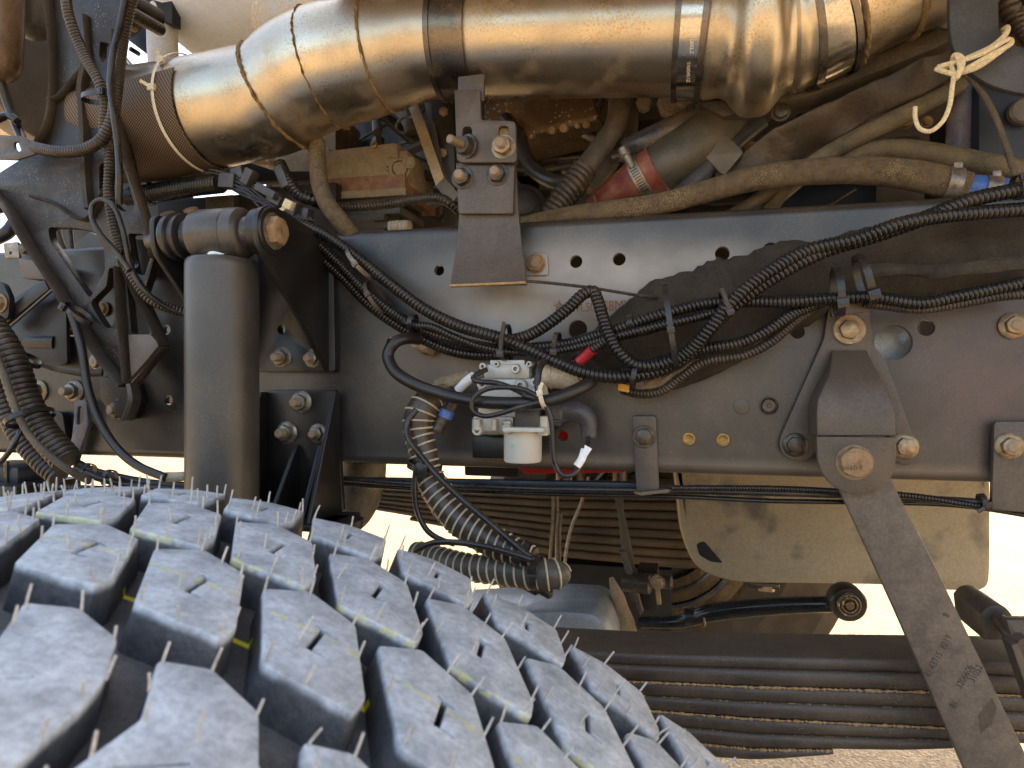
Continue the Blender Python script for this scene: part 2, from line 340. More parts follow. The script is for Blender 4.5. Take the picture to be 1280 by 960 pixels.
M['inkdark'] = mat('dark_stamped_marking', (.030, .024, .020), .7, 0, (.05, .04, .035), 300, bump=0)
M['inkwhite'] = mat('white_etched_marking', (.75, .68, .52), .6, 0, bump=0)
M['green'] = mat('green_paint_mark', (.10, .55, .42), .6, 0, bump=0)
M['tie'] = M['cable']

def dust_and_sheen(m, spots, col, amt):
    """dust or painted sheen mixed into a base colour: soft-edged spots at places of the truck, broken by noise"""
    N = m.node_tree.nodes; L = m.node_tree.links; p = N['Principled BSDF']; bc = p.inputs['Base Color'].links[0].from_socket; ro = p.inputs['Roughness'].links[0].from_socket
    g = N.new('ShaderNodeNewGeometry'); nz = N.new('ShaderNodeTexNoise'); nz.inputs['Scale'].default_value = 14; nz.inputs['Detail'].default_value = 8; nz.inputs['Roughness'].default_value = .6; L.new(g.outputs['Position'], nz.inputs[0])
    last = None
    for (c, rx, rz, k) in spots:
        mp = N.new('ShaderNodeMapping'); mp.vector_type = 'TEXTURE'; mp.inputs['Location'].default_value = [float(q) for q in c]; mp.inputs['Scale'].default_value = (rx, 1, rz); L.new(g.outputs['Position'], mp.inputs[0])
        ln = N.new('ShaderNodeVectorMath'); ln.operation = 'LENGTH'; L.new(mp.outputs[0], ln.inputs[0])
        mr = N.new('ShaderNodeMapRange'); mr.interpolation_type = 'SMOOTHSTEP'; mr.inputs[1].default_value = 1.25; mr.inputs[2].default_value = .1; mr.inputs[3].default_value = 0; mr.inputs[4].default_value = k; L.new(ln.outputs['Value'], mr.inputs[0])
        if last is None: last = mr.outputs[0]
        else:
            mx_ = N.new('ShaderNodeMath'); mx_.operation = 'MAXIMUM'; L.new(last, mx_.inputs[0]); L.new(mr.outputs[0], mx_.inputs[1]); last = mx_.outputs[0]
    nr = N.new('ShaderNodeMapRange'); nr.inputs[1].default_value = .3; nr.inputs[2].default_value = .65; nr.inputs[3].default_value = .55; nr.inputs[4].default_value = 1; L.new(nz.outputs[0], nr.inputs[0])
    mu_ = N.new('ShaderNodeMath'); mu_.operation = 'MULTIPLY'; L.new(last, mu_.inputs[0]); L.new(nr.outputs[0], mu_.inputs[1])
    mx = N.new('ShaderNodeMix'); mx.data_type = 'RGBA'; L.new(mu_.outputs[0], mx.inputs[0]); L.new(bc, mx.inputs[6]); mx.inputs[7].default_value = (*col, 1); L.new(mx.outputs[2], p.inputs['Base Color'])
    m2 = N.new('ShaderNodeMix'); L.new(mu_.outputs[0], m2.inputs[0]); L.new(ro, m2.inputs[2]); m2.inputs[3].default_value = .62; L.new(m2.outputs[0], p.inputs['Roughness'])
dust_and_sheen(M['frame'], [(P(590, 435, 0), .11, .075, .72), (P(770, 375, 0), .15, .05, .45), (P(880, 480, 0), .08, .04, .12), (P(1040, 590, 0), .30, .012, .5), (P(680, 575, 0), .20, .010, .5)], (.30, .225, .155), 1)
dust_and_sheen(M['frame'], [(P(1240, 470, 0), .11, .10, .36)], (.16, .085, .082), 1)
dust_and_sheen(M['frame'], [(P(720, 345, 0), .20, .050, .75), (P(640, 390, 0), .10, .05, .7), (P(880, 330, 0), .08, .03, .6)], (.48, .47, .45), 1)  # pale spots paint the sky's reflection into the rail's base colour
# ------------------------------------------------------------------ fasteners (meshes shared)
_BM = {}
def hexprof(r0, h, cham=.12, dome=.0):
    b = B(); V_ = []; rings = [(0, 1), (h - cham, 1), (h - cham * .3, .93), (h, .84)]
    for hh, k in rings:
        for i in range(6):
            for j in range(2):
                t = math.pi / 3 * i + (math.pi / 6 if j else 0); rr = r0 * (1 if j == 0 else math.cos(math.pi / 6))
                if k < 1: rr = min(rr, r0 * k) 
                V_.append((rr * math.cos(t), -hh, rr * math.sin(t)))
    n = 12; F = [(i * n + k, i * n + (k + 1) % n, (i + 1) * n + (k + 1) % n, (i + 1) * n + k) for i in range(len(rings) - 1) for k in range(n)]
    F += [tuple(range(n)), tuple((len(rings) - 1) * n + k for k in range(n))]
    return b.add(V_, F)
def bmesh_of(kind, mt):
    k = (kind, mt.name)
    if k in _BM: return _BM[k]
    if kind == 'nut': b = hexprof(1, .8)
    elif kind == 'head': b = hexprof(1, .62)
    elif kind == 'washer': b = B().lathe((0, 0, 0), (0, -1, 0), [(-.02, 1.3), (.12, 1.32), (.17, 1.26), (.17, .5)], 28)
    elif kind == 'flange': b = B().lathe((0, 0, 0), (0, -1, 0), [(-.02, 1.38), (.1, 1.38), (.2, 1.25), (.32, 1.0), (.32, .5)], 28)
    elif kind == 'stud':
        pr = []
        for i in range(13): pr += [(.7 + i * .11, .50), (.7 + i * .11 + .055, .56)]
        pr += [(2.16, .5), (2.22, .42)]; b = B().lathe((0, 0, 0), (0, -1, 0), pr, 20)
    elif kind == 'pin': b = B().lathe((0, 0, 0), (0, -1, 0), [(.5, .46), (2.9, .46), (3.0, .38)], 20)
    _BM[k] = b.mesh('bolt_' + kind, mt); return _BM[k]
def bolt(px, py, y, r, parent, kind='stud', m='zincgrey', wash='flange', dirn=None, L=1.0, name='bolt', rot=None, P3=None, label=None, studm='thread', group=None):
    p = V(P3) if P3 is not None else V(P(px, py, y)); s = P3 is not None and r or pxr(r, p)
    o = bpy.data.objects.new(name, bmesh_of('nut' if kind in ('stud', 'pin') else 'head', M[m])); C.objects.link(o)
    pl = OFF.get(parent.name, Vector()) if parent else Vector()
    if parent: o.parent = parent
    o.location = p - pl; OFF[o.name] = p; o.scale = (s, s, s)
    q = Vector((0, -1, 0)).rotation_difference(Vector(dirn)) if dirn else Matrix.Identity(3).to_quaternion()
    from mathutils import Quaternion
    o.rotation_mode = 'QUATERNION'; o.rotation_quaternion = q @ Quaternion((0, 1, 0), rot if rot is not None else random.uniform(0, 1.04))
    if wash:
        c = bpy.data.objects.new('washer', bmesh_of(wash, M[m])); C.objects.link(c); c.parent = o; c.location = (0, .14, 0)
    if kind in ('stud', 'pin'):
        c = bpy.data.objects.new('stud', bmesh_of(kind, M[studm])); C.objects.link(c); c.parent = o; c.scale = (1, L, 1)
    if label: o['label'] = label
    return o
def tie(px, py, y, ang, w, h, parent=None, label=None, m='tie', bw=3.0, tail=None, dy=.014, head=True, group='cable ties round the wiring harness', hs=1.0, tm=None):
    """zip tie: band across a bundle (w px half-width) with its head; ang = direction across the bundle in picture degrees"""
    c = P(px, py, y); a = R_(ang); u = np.array([math.cos(a), 0, -math.sin(a)]); n = np.array([0, -1.0, 0]); t = np.cross(u, n)
    W = pxr(w, c); bwm = pxr(bw, c); b = B(); V_ = []; k = 24
    for i in range(k):
        th = 2 * math.pi * i / k; e = u * math.cos(th) * W + n * math.sin(th) * dy
        for s_, o_ in ((-1, 0), (1, 0), (1, 1), (-1, 1)): V_.append(c + e * (1 + (.0010 / W) * o_) + t * bwm * s_)
    F = [(i * 4 + j, ((i + 1) % k) * 4 + j, ((i + 1) % k) * 4 + (j + 1) % 4, i * 4 + (j + 1) % 4) for i in range(k) for j in range(4)]
    b.add(V_, F); o = b.build('cable_tie', M[m], None if not parent else parent, label=label, cat='cable tie' if not parent else None, group=group if not parent else None)
    if head:
        hc = c + n * dy * 1.05 + u * W * h
        rot = Matrix((u, n, t)).transposed().to_4x4()
        hb = B().box(hc, (bwm * 2.6 * hs, .004, bwm * 3.0 * hs), .0007, rot); hb.box(hc + n * .0022, (bwm * 1.2 * hs, .0012, bwm * 1.7 * hs), .0003, rot)
        hb.build('tie_head', M[m], o)
    if tail:
        tp = [hc, hc + n * .002 + (P(tail[0], tail[1], y - dy) - hc) * .5, P(tail[0], tail[1], y - dy - .003)]
        tp = np.array(tp); B().sweep(catmull(tp, .002), [bwm * .9] * len(catmull(tp, .002)), 6, True, (.25, 1)).build('tie_tail', M[tm or m], o)
    return o

# ------------------------------------------------------------------ ground
bm = B(); n = 1; bm.add([(-300, -300, 0), (300, -300, 0), (300, 300, 0), (-300, 300, 0)], [(0, 1, 2, 3)])
gm = bpy.data.materials.new('sandy_asphalt'); gm.use_nodes = True
N = gm.node_tree.nodes; L = gm.node_tree.links; p = N['Principled BSDF']; geo = N.new('ShaderNodeNewGeometry')
n1 = N.new('ShaderNodeTexNoise'); n1.inputs['Scale'].default_value = 1.3; n1.inputs['Detail'].default_value = 8; L.new(geo.outputs['Position'], n1.inputs[0])
v1 = N.new('ShaderNodeTexVoronoi'); v1.inputs['Scale'].default_value = 95; L.new(geo.outputs['Position'], v1.inputs[0])
cr = N.new('ShaderNodeValToRGB'); cr.color_ramp.elements[0].position = .1; cr.color_ramp.elements[0].color = (.08, .065, .045, 1); cr.color_ramp.elements[1].position = .85; cr.color_ramp.elements[1].color = (.27, .21, .135, 1)
mx = N.new('ShaderNodeMix'); mx.data_type = 'FLOAT'; mx.inputs[0].default_value = .5
sp = N.new('ShaderNodeSeparateColor'); L.new(v1.outputs['Color'], sp.inputs[0]); L.new(sp.outputs[0], mx.inputs[2]); L.new(n1.outputs[0], mx.inputs[3]); L.new(mx.outputs[0], cr.inputs[0]); L.new(cr.outputs[0], p.inputs['Base Color'])
p.inputs['Roughness'].default_value = .9
bp = N.new('ShaderNodeBump'); bp.inputs['Distance'].default_value = .006; bp.inputs['Strength'].default_value = .9; L.new(v1.outputs['Distance'], bp.inputs['Height']); L.new(bp.outputs[0], p.inputs['Normal'])
bm.build('ground', gm, kind='structure')

# ------------------------------------------------------------------ unseen cab blocks and floor above, added to shade the near side
cab = thing('unseen_shade_cab', (.6, 1.3, 2.1), 'unseen stand-in cab above the engine, added to shade the near side', 'stand-in cab')
B().box((1.3, 1.90, 2.60), (3.9, 3.1, 1.0), .05).build('cab_shade_shell', M['dark'], cab)
B().box((1.45, -.17, 2.44), (3.4, .90, 1.2), .04).build('cab_reflect_side', mat('sand_beige_bounce_paint', (.34, .26, .155), .45, 0, (.36, .28, .17), 6), cab)  # unseen beige block, added to tint the exhaust's upper reflection
B().box((1.3, 1.25, 2.07), (3.6, 1.5, .05), .01).build('cab_shade_floor', M['dark'], cab)

# ------------------------------------------------------------------ near frame rail
ZT, ZB = 1.486, 1.203
rail = thing('frame_rail', (0, 0, 1.2), 'long black chassis rail with a row of round holes', 'frame rail')
hs = []
for (x, y, r) in ((549, 338, 6.5), (720, 327, 8), (774, 324, 8), (903, 317, 9), (963, 312, 9), (489, 428, 6.5), (211, 500, 6), (352, 412, 5.5),
                  (861, 549, 9), (904, 550, 9), (704, 545, 6.5), (1117, 428, 22), (1158, 410, 10), (997, 415, 8.5), (961, 507, 11), (208, 412, 6), (90, 415, 6), (722, 412, 12)):
    c = P(x, y, 0); hs.append(circ(c[0], c[2], pxr(r, c), 28))
v, f = flat([(-1.7, ZB + .010), (.95, ZB + .010), (.95, ZT - .010), (-1.7, ZT - .010)], hs, .008, 0)
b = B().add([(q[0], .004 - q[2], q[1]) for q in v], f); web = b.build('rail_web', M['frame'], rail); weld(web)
fl = B()
for zc, sg in ((ZT - .010, 1), (ZB + .010, -1)):
    prof = [(0.0, zc)] + [(.010 - .010 * math.cos(t), zc + sg * .010 * math.sin(t)) for t in np.linspace(.2, math.pi / 2, 7)] + [(.075, zc + sg * .010), (.075, zc + sg * .002), (.008, zc + sg * .002)]
    m_ = len(prof); fl.add([(-1.7, a, z) for a, z in prof] + [(.95, a, z) for a, z in prof], [(i, (i + 1) % m_, m_ + (i + 1) % m_, m_ + i) for i in range(m_)])
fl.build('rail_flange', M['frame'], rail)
for x, y, lab in ((861, 549, None), (904, 550, None)):
    c = P(x, y, 0); B().lathe(c + [0, .003, 0], (0, -1, 0), [(0, pxr(8.6, c)), (.002, pxr(8.4, c)), (.0025, pxr(6, c)), (.001, pxr(2.5, c))], 20).build('hole_plug', M['bronze'], rail)
c = P(961, 507, 0); B().lathe(c, (0, -1, 0), [(0, pxr(11.5, c)), (.0015, pxr(11.5, c)), (.002, pxr(10, c)), (-.002, pxr(5, c)), (-.001, pxr(3, c)), (.001, pxr(2, c))], 24).build('hole_plug', M['blackbolt'], rail)
c = P(927, 508, 0); B().lathe(c, (0, -1, 0), [(0, pxr(10, c)), (.0004, pxr(9.6, c)), (.0005, pxr(9, c))], 24).build('stamped_disc', M['frame'], rail)
# flange bolt heads and bolts fixed in the rail
for (x, y, r, k, m_) in ((1267, 407, 12, 'stud', 'zinc'), (670, 330, 11, 'stud', 'rustbolt'), (352, 447, 10, 'stud', 'zincgrey'), (391, 448, 9, 'stud', 'zincgrey'),
                         (376, 503, 10.5, 'stud', 'zincgrey'), (358, 541, 10.5, 'stud', 'zincgrey'), (397, 542, 9, 'stud', 'zincgrey'),
                         (92, 489, 10, 'stud', 'zincgrey'), (47, 489, 10, 'head', 'zinc'), (122, 451, 9, 'head', 'zincgrey')):
    bolt(x, y, -.012 if 320 < x < 420 else -.003, r, rail, k, m_, L=.45 if x > 600 else .8)
plate('bolt_pad', [(655, 316), (684, 316), (686, 344), (655, 344)], -.004, .004, M['frame'], rail, rnd=4)
# inner contact plate seen behind the big hole, silver and dusty
plate('backing_disc', [(1085, 400), (1150, 400), (1150, 460), (1085, 460)], .03, .004, M['silver'], rail)
# faint stencil on the rail
def text(body, px, py, y, hpx, mt, parent, ang=0, name='lettering', sx=1.0, th=.0001, O=None, U=None, W=None):
    cu = bpy.data.curves.new('t', 'FONT'); cu.body = body; cu.size = 1; cu.extrude = 0; cu.align_x = 'CENTER'; cu.align_y = 'CENTER'; cu.resolution_u = 3
    ob = bpy.data.objects.new('t', cu); me = bpy.data.meshes.new_from_object(ob); bpy.data.objects.remove(ob)
    vs = [tuple(q.co) for q in me.vertices]; fs = [tuple(q.vertices) for q in me.polygons]; bpy.data.meshes.remove(me)
    if O is None:
        O = P(px, py, y); a = R_(ang); U = np.array([math.cos(a), 0, math.sin(a)]); W = np.array([-math.sin(a), 0, math.cos(a)])
    s = pxr(hpx, O) / .7
    return B().add([np.asarray(O) + np.asarray(U) * q[0] * s * sx + np.asarray(W) * q[1] * s for q in vs], fs).build(name, mt, parent)
text('☆ VVL50L', 722, 385, -.0006, 11, M['ink'], rail, 1, sx=.8)
text('☆', 699, 384, -.0006, 12, M['ink'], rail, 0)
text('58MW03', 782, 382, -.0006, 13, M['ink'], rail, 1, sx=.82)

# ------------------------------------------------------------------ wheel with block tread
TC = np.array([-.206, -.46, .588]); TR = .6375; NB = 60; PT = 2 * math.pi * .6332 / NB
def crown(y): return TR - .0045 * min(1.6, abs((y - TC[1]) / .145)) ** 3
wheel = thing('tyre_wheel', TC, 'large new block-tread truck tyre with rubber hairs and yellow paint lines', 'tyre')
tm = mat('bluish_dusty_tyre_rubber', (.045, .050, .060), .55, 0, (.065, .072, .085), 60, .35, (.22, .19, .15), 30, .55, .2, .1, scol=(.22, .21, .20), sscale=450, bump=.35, bscale=350, rvar=.06, grain=.15)
# yellow paint rings: printed colour by distance across the tread, bright in the grooves, worn off the block tops
N = tm.node_tree.nodes; L = tm.node_tree.links; pb = N['Principled BSDF']; bc = pb.inputs['Base Color'].links[0].from_socket
tc = N.new('ShaderNodeNewGeometry'); sx = N.new('ShaderNodeVectorMath'); sx.operation = 'SUBTRACT'; L.new(tc.outputs['Position'], sx.inputs[0]); sx.inputs[1].default_value = TC
sxx = N.new('ShaderNodeSeparateXYZ'); L.new(sx.outputs[0], sxx.inputs[0])
def mm(op, a, b_=None, c_=None):
    x = N.new('ShaderNodeMath'); x.operation = op
    for i, q in ((0, a), (1, b_), (2, c_)):
        if q is None: continue
        if isinstance(q, (int, float)): x.inputs[i].default_value = q
        else: L.new(q, x.inputs[i])
    return x.outputs[0]
rr = mm('SQRT', mm('ADD', mm('MULTIPLY', sxx.outputs[0], sxx.outputs[0]), mm('MULTIPLY', sxx.outputs[2], sxx.outputs[2])))
deep = mm('LESS_THAN', rr, TR - .0165)
wnz = N.new('ShaderNodeTexNoise'); wnz.inputs['Scale'].default_value = 55; wnz.inputs['Detail'].default_value = 7; L.new(tc.outputs['Position'], wnz.inputs[0])
edge = N.new('ShaderNodeMapRange'); edge.interpolation_type = 'SMOOTHSTEP'; crn = mm('MULTIPLY', mm('POWER', mm('DIVIDE', mm('ABSOLUTE', sxx.outputs[1]), .145), 3.0), .0045)
L.new(mm('ADD', mm('ADD', rr, crn), mm('MULTIPLY', wnz.outputs[0], .0045)), edge.inputs[0]); edge.inputs[1].default_value = TR - .0030; edge.inputs[2].default_value = TR + .0016; edge.inputs[3].default_value = 0; edge.inputs[4].default_value = 1
wr2 = N.new('ShaderNodeMapRange'); L.new(wnz.outputs[0], wr2.inputs[0]); wr2.inputs[1].default_value = .3; wr2.inputs[2].default_value = .65; wr2.inputs[3].default_value = .55; wr2.inputs[4].default_value = 1
bx_ = N.new('ShaderNodeMix'); bx_.data_type = 'RGBA'; L.new(mm('MULTIPLY', edge.outputs[0], wr2.outputs[0]), bx_.inputs[0]); L.new(bc, bx_.inputs[6]); bx_.inputs[7].default_value = (.54, .58, .62, 1)
gn = N.new('ShaderNodeTexNoise'); gn.inputs['Scale'].default_value = 260; gn.inputs['Detail'].default_value = 6; gn.inputs['Roughness'].default_value = .7; L.new(tc.outputs['Position'], gn.inputs[0])
gr = N.new('ShaderNodeMapRange'); gr.inputs[1].default_value = .32; gr.inputs[2].default_value = .6; gr.inputs[3].default_value = .72; gr.inputs[4].default_value = 1.12; L.new(gn.outputs[0], gr.inputs[0])
gm_ = N.new('ShaderNodeMix'); gm_.data_type = 'RGBA'; gm_.blend_type = 'MULTIPLY'; gm_.inputs[0].default_value = 1; L.new(bx_.outputs[2], gm_.inputs[6]); L.new(gr.outputs[0], gm_.inputs[7]); bc = gm_.outputs[2]
band = None
for yc, wd in ((-.4352 - TC[1], .0016), (-.4700 - TC[1], .0018)):
    q = mm('LESS_THAN', mm('ABSOLUTE', mm('SUBTRACT', sxx.outputs[1], yc)), wd); band = q if band is None else mm('MAXIMUM', band, q)
wn = N.new('ShaderNodeTexNoise'); wn.inputs['Scale'].default_value = 160; L.new(tc.outputs['Position'], wn.inputs[0])
worn = mm('MULTIPLY', mm('MAXIMUM', deep, mm('MULTIPLY', mm('MULTIPLY', mm('GREATER_THAN', wn.outputs[0], .47), mm('GREATER_THAN', rr, TR - .0035)), .3)), band)
mx = N.new('ShaderNodeMix'); mx.data_type = 'RGBA'; L.new(worn, mx.inputs[0]); L.new(bc, mx.inputs[6]); mx.inputs[7].default_value = (.75, .70, .03, 1); L.new(mx.outputs[2], pb.inputs['Base Color'])
M['tyre'] = tm
M['hair'] = mat('pale_rubber_hair', (.46, .43, .38), .6, 0, (.54, .51, .46), 30, bump=0)
# casing: groove floor, sidewalls, bead
GD = .021
pr = [(y - TC[1], crown(y) - GD) for y in np.linspace(-.605, -.315, 15)]
pr = [(-.15, .285), (-.19, .34), (-.197, .42), (-.19, .50), (-.172, .565)] + pr + [(.172, .565), (.19, .50), (.197, .42), (.19, .34), (.15, .285)]
B().lathe(TC, (0, 1, 0), pr, 180, caps=False).build('tyre_casing', tm, wheel, ang=50)
B().lathe(TC, (0, 1, 0), [(-.15, .285), (-.14, .262), (-.06, .255), (.0, .24), (.02, .16), (.03, .05), (.05, .05), (.14, .262), (.15, .285)], 60).build('rim', M['dark'], wheel)
Z = [(-.0040, .0105), (.0060, .0085), (.0052, .0068), (.0018, .0072), (.0048, -.0090), (.0118, -.0094), (.0118, -.0110), (.0020, -.0106), (-.0014, .0080), (-.0046, .0088)]
SH = [(-.0400, .0190), (-.0225, .0350), (.0085, .0255), (.0375, -.0195), (.0390, -.0325), (-.0040, -.0345)]
SHa = [(-.0400, .0190), (-.0235, .0355), (.0080, .0255), (.0375, -.0205), (.0385, -.0325), (-.0030, -.0340)]
ROWS = [  # name, s offset, polygon, y centre, has Z slit
    ('far shoulder', .2425, [(-.0330, .0130), (-.0100, .0240), (.0180, .0230), (.0300, -.0100), (.0300, -.0225), (-.0130, -.0235)], -.3365, 1),
    ('second', .1620, SH, -.4005, 1), ('third', .1650, SHa, -.4730, 1),
    ('near shoulder', .1720, [(-.0380, .0150), (-.0210, .0240), (.0060, .0160), (.0215, -.0050), (.0270, -.0180), (.0350, -.0550), (-.0180, -.0550), (-.0195, -.0120)], -.5500, 2)]
tops = []
for name_, s0, poly, yc, zf in ROWS:
    poly = [(a * 1.045, c * 1.035) for a, c in poly]; poly_r = rounded(poly, .0025, 2)
    if zf == 1: hole = [[(a, c) for a, c in Z]]
    else: hole = [[(-.012, -.032), (.004, -.017), (.0052, -.0183), (-.0108, -.0335)]]
    if name_ == 'far shoulder': hole = [[(a * .8, c * .8 ) for a, c in Z]]
    v, f = flat(poly_r, hole, .0225, .0009); V_ = []
    for (a, c, h) in v:
        d = .01125 - h                      # depth below the top
        k = 1 + .10 * max(0, d) / .02; y = yc + c * k
        th = (s0 + a * (1 + (k - 1) * .6)) / .6332; r = crown(y) - d
        V_.append((r * math.sin(th), y - TC[1], r * math.cos(th)))
    bb = B().add(V_, f); me = bb.mesh('tread_block', tm, 40)
    b2 = bmesh.new(); b2.from_mesh(me); bmesh.ops.remove_doubles(b2, verts=b2.verts[:], dist=1e-5); bmesh.ops.recalc_face_normals(b2, faces=b2.faces[:]); b2.to_mesh(me); b2.free(); me.set_sharp_from_angle(angle=R_(40))
    tops.append((s0, poly, yc))
    for k in range(NB):
        o = bpy.data.objects.new('tread_block', me); C.objects.link(o); o.parent = wheel; o.rotation_euler = (0, 2 * math.pi * k / NB, 0)
hb = B(); rnd = random.Random(3)
for s0, poly, yc in tops:
    for k in range(-9, 14):
        pts = []
        for i in range(len(poly)):
            a, c = poly[i], poly[(i + 1) % len(poly)]
            pts.append((a[0] * .93, a[1] * .93))
            if math.hypot(a[0] - c[0], a[1] - c[1]) > .03: pts.append(((a[0] + c[0]) / 2 * .95, (a[1] + c[1]) / 2 * .95))
        pts.append((poly[0][0] * .2 + .006, poly[0][1] * .2 - .012))
        for (a, c) in pts:
            if rnd.random() < .12: continue
            y = yc + c + rnd.uniform(-.0015, .0015); th = (s0 + a + rnd.uniform(-.0015, .0015) + k * PT) / .6332; r = crown(y) - .001
            o_ = TC + np.array([r * math.sin(th), y - TC[1], r * math.cos(th)]); nn = np.array([math.sin(th), 0, math.cos(th)])
            hgt = rnd.uniform(.007, .012); bend = np.array([rnd.gauss(0, .0011), rnd.gauss(0, .0011), 0])
            hb.sweep([o_, o_ + nn * hgt * .5 + bend * .4, o_ + nn * hgt + bend], [.00068, .00062, .00055], 6)
hb.build('rubber_hairs', M['hair'], wheel, kind='stuff')

# ------------------------------------------------------------------ shock absorber with top eye and its brackets
SX, SY = P(278, 400, -.13)[0], -.13
sh = thing('shock_absorber', (SX, SY, .95), 'matt grey-black shock absorber cylinder standing behind the tyre', 'shock absorber')
zt = P(278, 328, SY)[2]; r = pxr(43.5, P(278, 400, SY))
B().lathe((SX, SY, .80), (0, 0, 1), [(0, r * .99), (zt - .80 - .006, r), (zt - .80 - .001, r * .985), (zt - .80 + .002, r * .93), (zt - .80 + .003, r * .3)], 64).build('dust_tube', M['shock'], sh)
B().lathe((SX, SY, zt), (0, 0, 1), [(0, .022), (.004, .024), (.006, .017), (.018, .016)], 32).build('rod_neck', M['steel_clean'], sh)
ez = P(278, 293, SY)[2]; er = .0268
B().lathe((SX - .030, SY, ez), (1, 0, 0), [(0, er * .8), (.002, er * .97), (.006, er), (.040, er), (.042, er * .95), (.044, er), (.056, er * .98), (.060, er * .85), (.062, er * .6)], 48).build('eye_ring', M['shock'], sh)
B().lathe((SX - .062, SY, ez), (1, 0, 0), [(0, .024), (.003, .0255), (.008, .0255), (.010, .022), (.013, .022), (.015, .0245), (.019, .0245), (.022, .018), (.030, .017), (.033, .019)], 40).build('rubber_bush', M['rubber'], sh)
B().lathe((SX + .030, SY, ez), (1, 0, 0), [(0, .018), (.012, .014), (.020, .013)], 32).build('eye_collar', M['shock'], sh)

GX = P(415, 465, -.004)[0]
sb = thing('shock_bracket', (GX, 0, 1.35), 'black triangular gusset bracket holding the top of the shock absorber', 'bracket')
zl = P(415, 465, 0)[2]; zu = P(415, 300, 0)[2]
tri = rounded([(-.006, zu - .003), (-.006, zl), (-.012, zl), (-.022, zl + .010), (SY - .026, ez - .016), (SY - .024, ez + .020), (SY + .006, ez + .028), (-.03, zu)], [.002, .002, .002, .004, .022, .024, .02, .01])
GX2 = SX + .052
plate_x('gusset', tri, GX2 + .004, .006, M['black'], sb)
plate_x('gusset', rounded([(-.006, zu), (-.006, zl), (-.02, zl), (SY - .022, ez - .018), (SY - .024, ez + .020), (SY + .020, ez + .022)], .012), SX - .068, .006, M['black'], sb)
B().lathe((GX2 + .001, SY, ez), (1, 0, 0), [(-.010, .024), (.007, .0245), (.0085, .0235)], 40).build('lug', M['black'], sb)
bolt(0, 0, 0, .0155, sb, 'head', 'rustbolt', None, (1, -.0, 0), P3=(GX2 + .009, SY, ez), name='eye_bolt')
B().lathe((GX2 + .0085, SY, ez), (1, 0, 0), [(0, .019), (.0015, .019)], 30).build('washer', M['zincgrey'], sb)
plate('back_plate', [(322, 292), (416, 296), (419, 465), (322, 465)], -.012, .012, M['black'], sb, rnd=5, holes=[(352, 412, 5.5)])

lb = thing('lower_bracket', P(378, 560, -.02), 'lower black bracket with splayed ribs beneath the shock bracket', 'bracket')
plate('back_plate', [(330, 488), (420, 488), (428, 640), (328, 640)], -.010, .008, M['black'], lb, rnd=4)
def gus(x, z0, z1, d0, d1, t=.005): plate_x('rib', [(-.010, z0), (-.010, z1), (-.010 - d1, z1), (-.010 - d0, z0)], x, t, M['black'], lb)
z0 = P(378, 640, -.02)[2]; z1 = P(378, 490, -.01)[2]
gus(P(332, 560, -.01)[0], z0, z1, .085, .012); gus(P(419, 560, -.01)[0] + .004, z0, z1, .070, .010)
zm = P(378, 556, -.01)[2]; gus(P(372, 560, -.01)[0], z0, zm, .06, .004, .006); gus(P(402, 560, -.01)[0], z0, zm, .045, .004, .006)
B().box((P(378, 560, -.03)[0] + .005, -.045, z0 - .004), (.115, .085, .008), .003).build('shelf', M['black'], lb)
B().lathe((P(437, 630, -.03)[0], -.05, z0 - .004), (0, 0, 1), [(-.006, .024), (.004, .025), (.004, .012)], 30).build('shelf_ring', M['black'], lb)

# ------------------------------------------------------------------ hanger bracket on the rail carrying the exhaust strap
hg = thing('exhaust_hanger', P(610, 240, -.03), 'brown-grey flat hanger bracket bolted together below the exhaust strap', 'hanger bracket')
plate('slotted_plate', rounded([(568, 112), (600, 112), (601, 150), (644, 151), (646, 203), (571, 203)], [1, 1, 4, 5, 6, 8]), -.050, .006, M['bracket'], hg,
      holes=[rounded([(578, 180), (578, 158), (590, 158), (590, 180)], 6), rounded([(623, 180), (623, 157), (636, 157), (636, 180)], 6)])
plate('middle_plate', rounded([(570, 206), (643, 206), (641, 267), (573, 267)], 3), -.0440, .006, M['bracket'], hg)
plate('slot_backing', [(620, 160), (638, 160), (638, 200), (576, 200), (576, 185), (620, 185)], -.0438, .003, M['rustbolt'], hg)
# long lower leaf flaring towards the camera at its foot
b = B(); rows = [(570, 204, 644, -.037), (573, 250, 647, -.037), (574, 268, 648, -.036), (572, 300, 651, -.034), (567, 330, 655, -.042), (563, 357, 658, -.054)]
V_ = []
for (xl, y, xr, d) in rows:
    for xx in (xl, xr): q = P(xx, y, d); V_.append(q)
for (xl, y, xr, d) in rows:
    for xx in (xl, xr): q = P(xx, y, d); V_.append(q + [0, .006, .001])
n = len(rows); F = []
for i in range(n - 1):
    F += [(2 * i, 2 * i + 1, 2 * i + 3, 2 * i + 2), (2 * n + 2 * i + 1, 2 * n + 2 * i, 2 * n + 2 * i + 2, 2 * n + 2 * i + 3), (2 * i + 1, 2 * n + 2 * i + 1, 2 * n + 2 * i + 3, 2 * i + 3), (2 * n + 2 * i, 2 * i, 2 * i + 2, 2 * n + 2 * i + 2)]
F += [(0, 2 * n, 2 * n + 1, 1), (2 * n - 2, 2 * n - 1, 4 * n - 1, 4 * n - 2)]
b.add(V_, F).build('flared_leaf', M['bracket'], hg, ang=25)
q0, q1 = P(563, 357.5, -.053), P(658, 353.5, -.053)
b = B().bar(q0, q1, .0028, .008, .001); b.build('worn_lip', M['sanddirt'], hg)
bolt(583, 183, -.0505, 12, hg, 'pin', 'blackbolt', 'washer', (-.42, -1, .02), .9); bolt(629, 183, -.0505, 12, hg, 'stud', 'zinc', 'washer', L=.7)
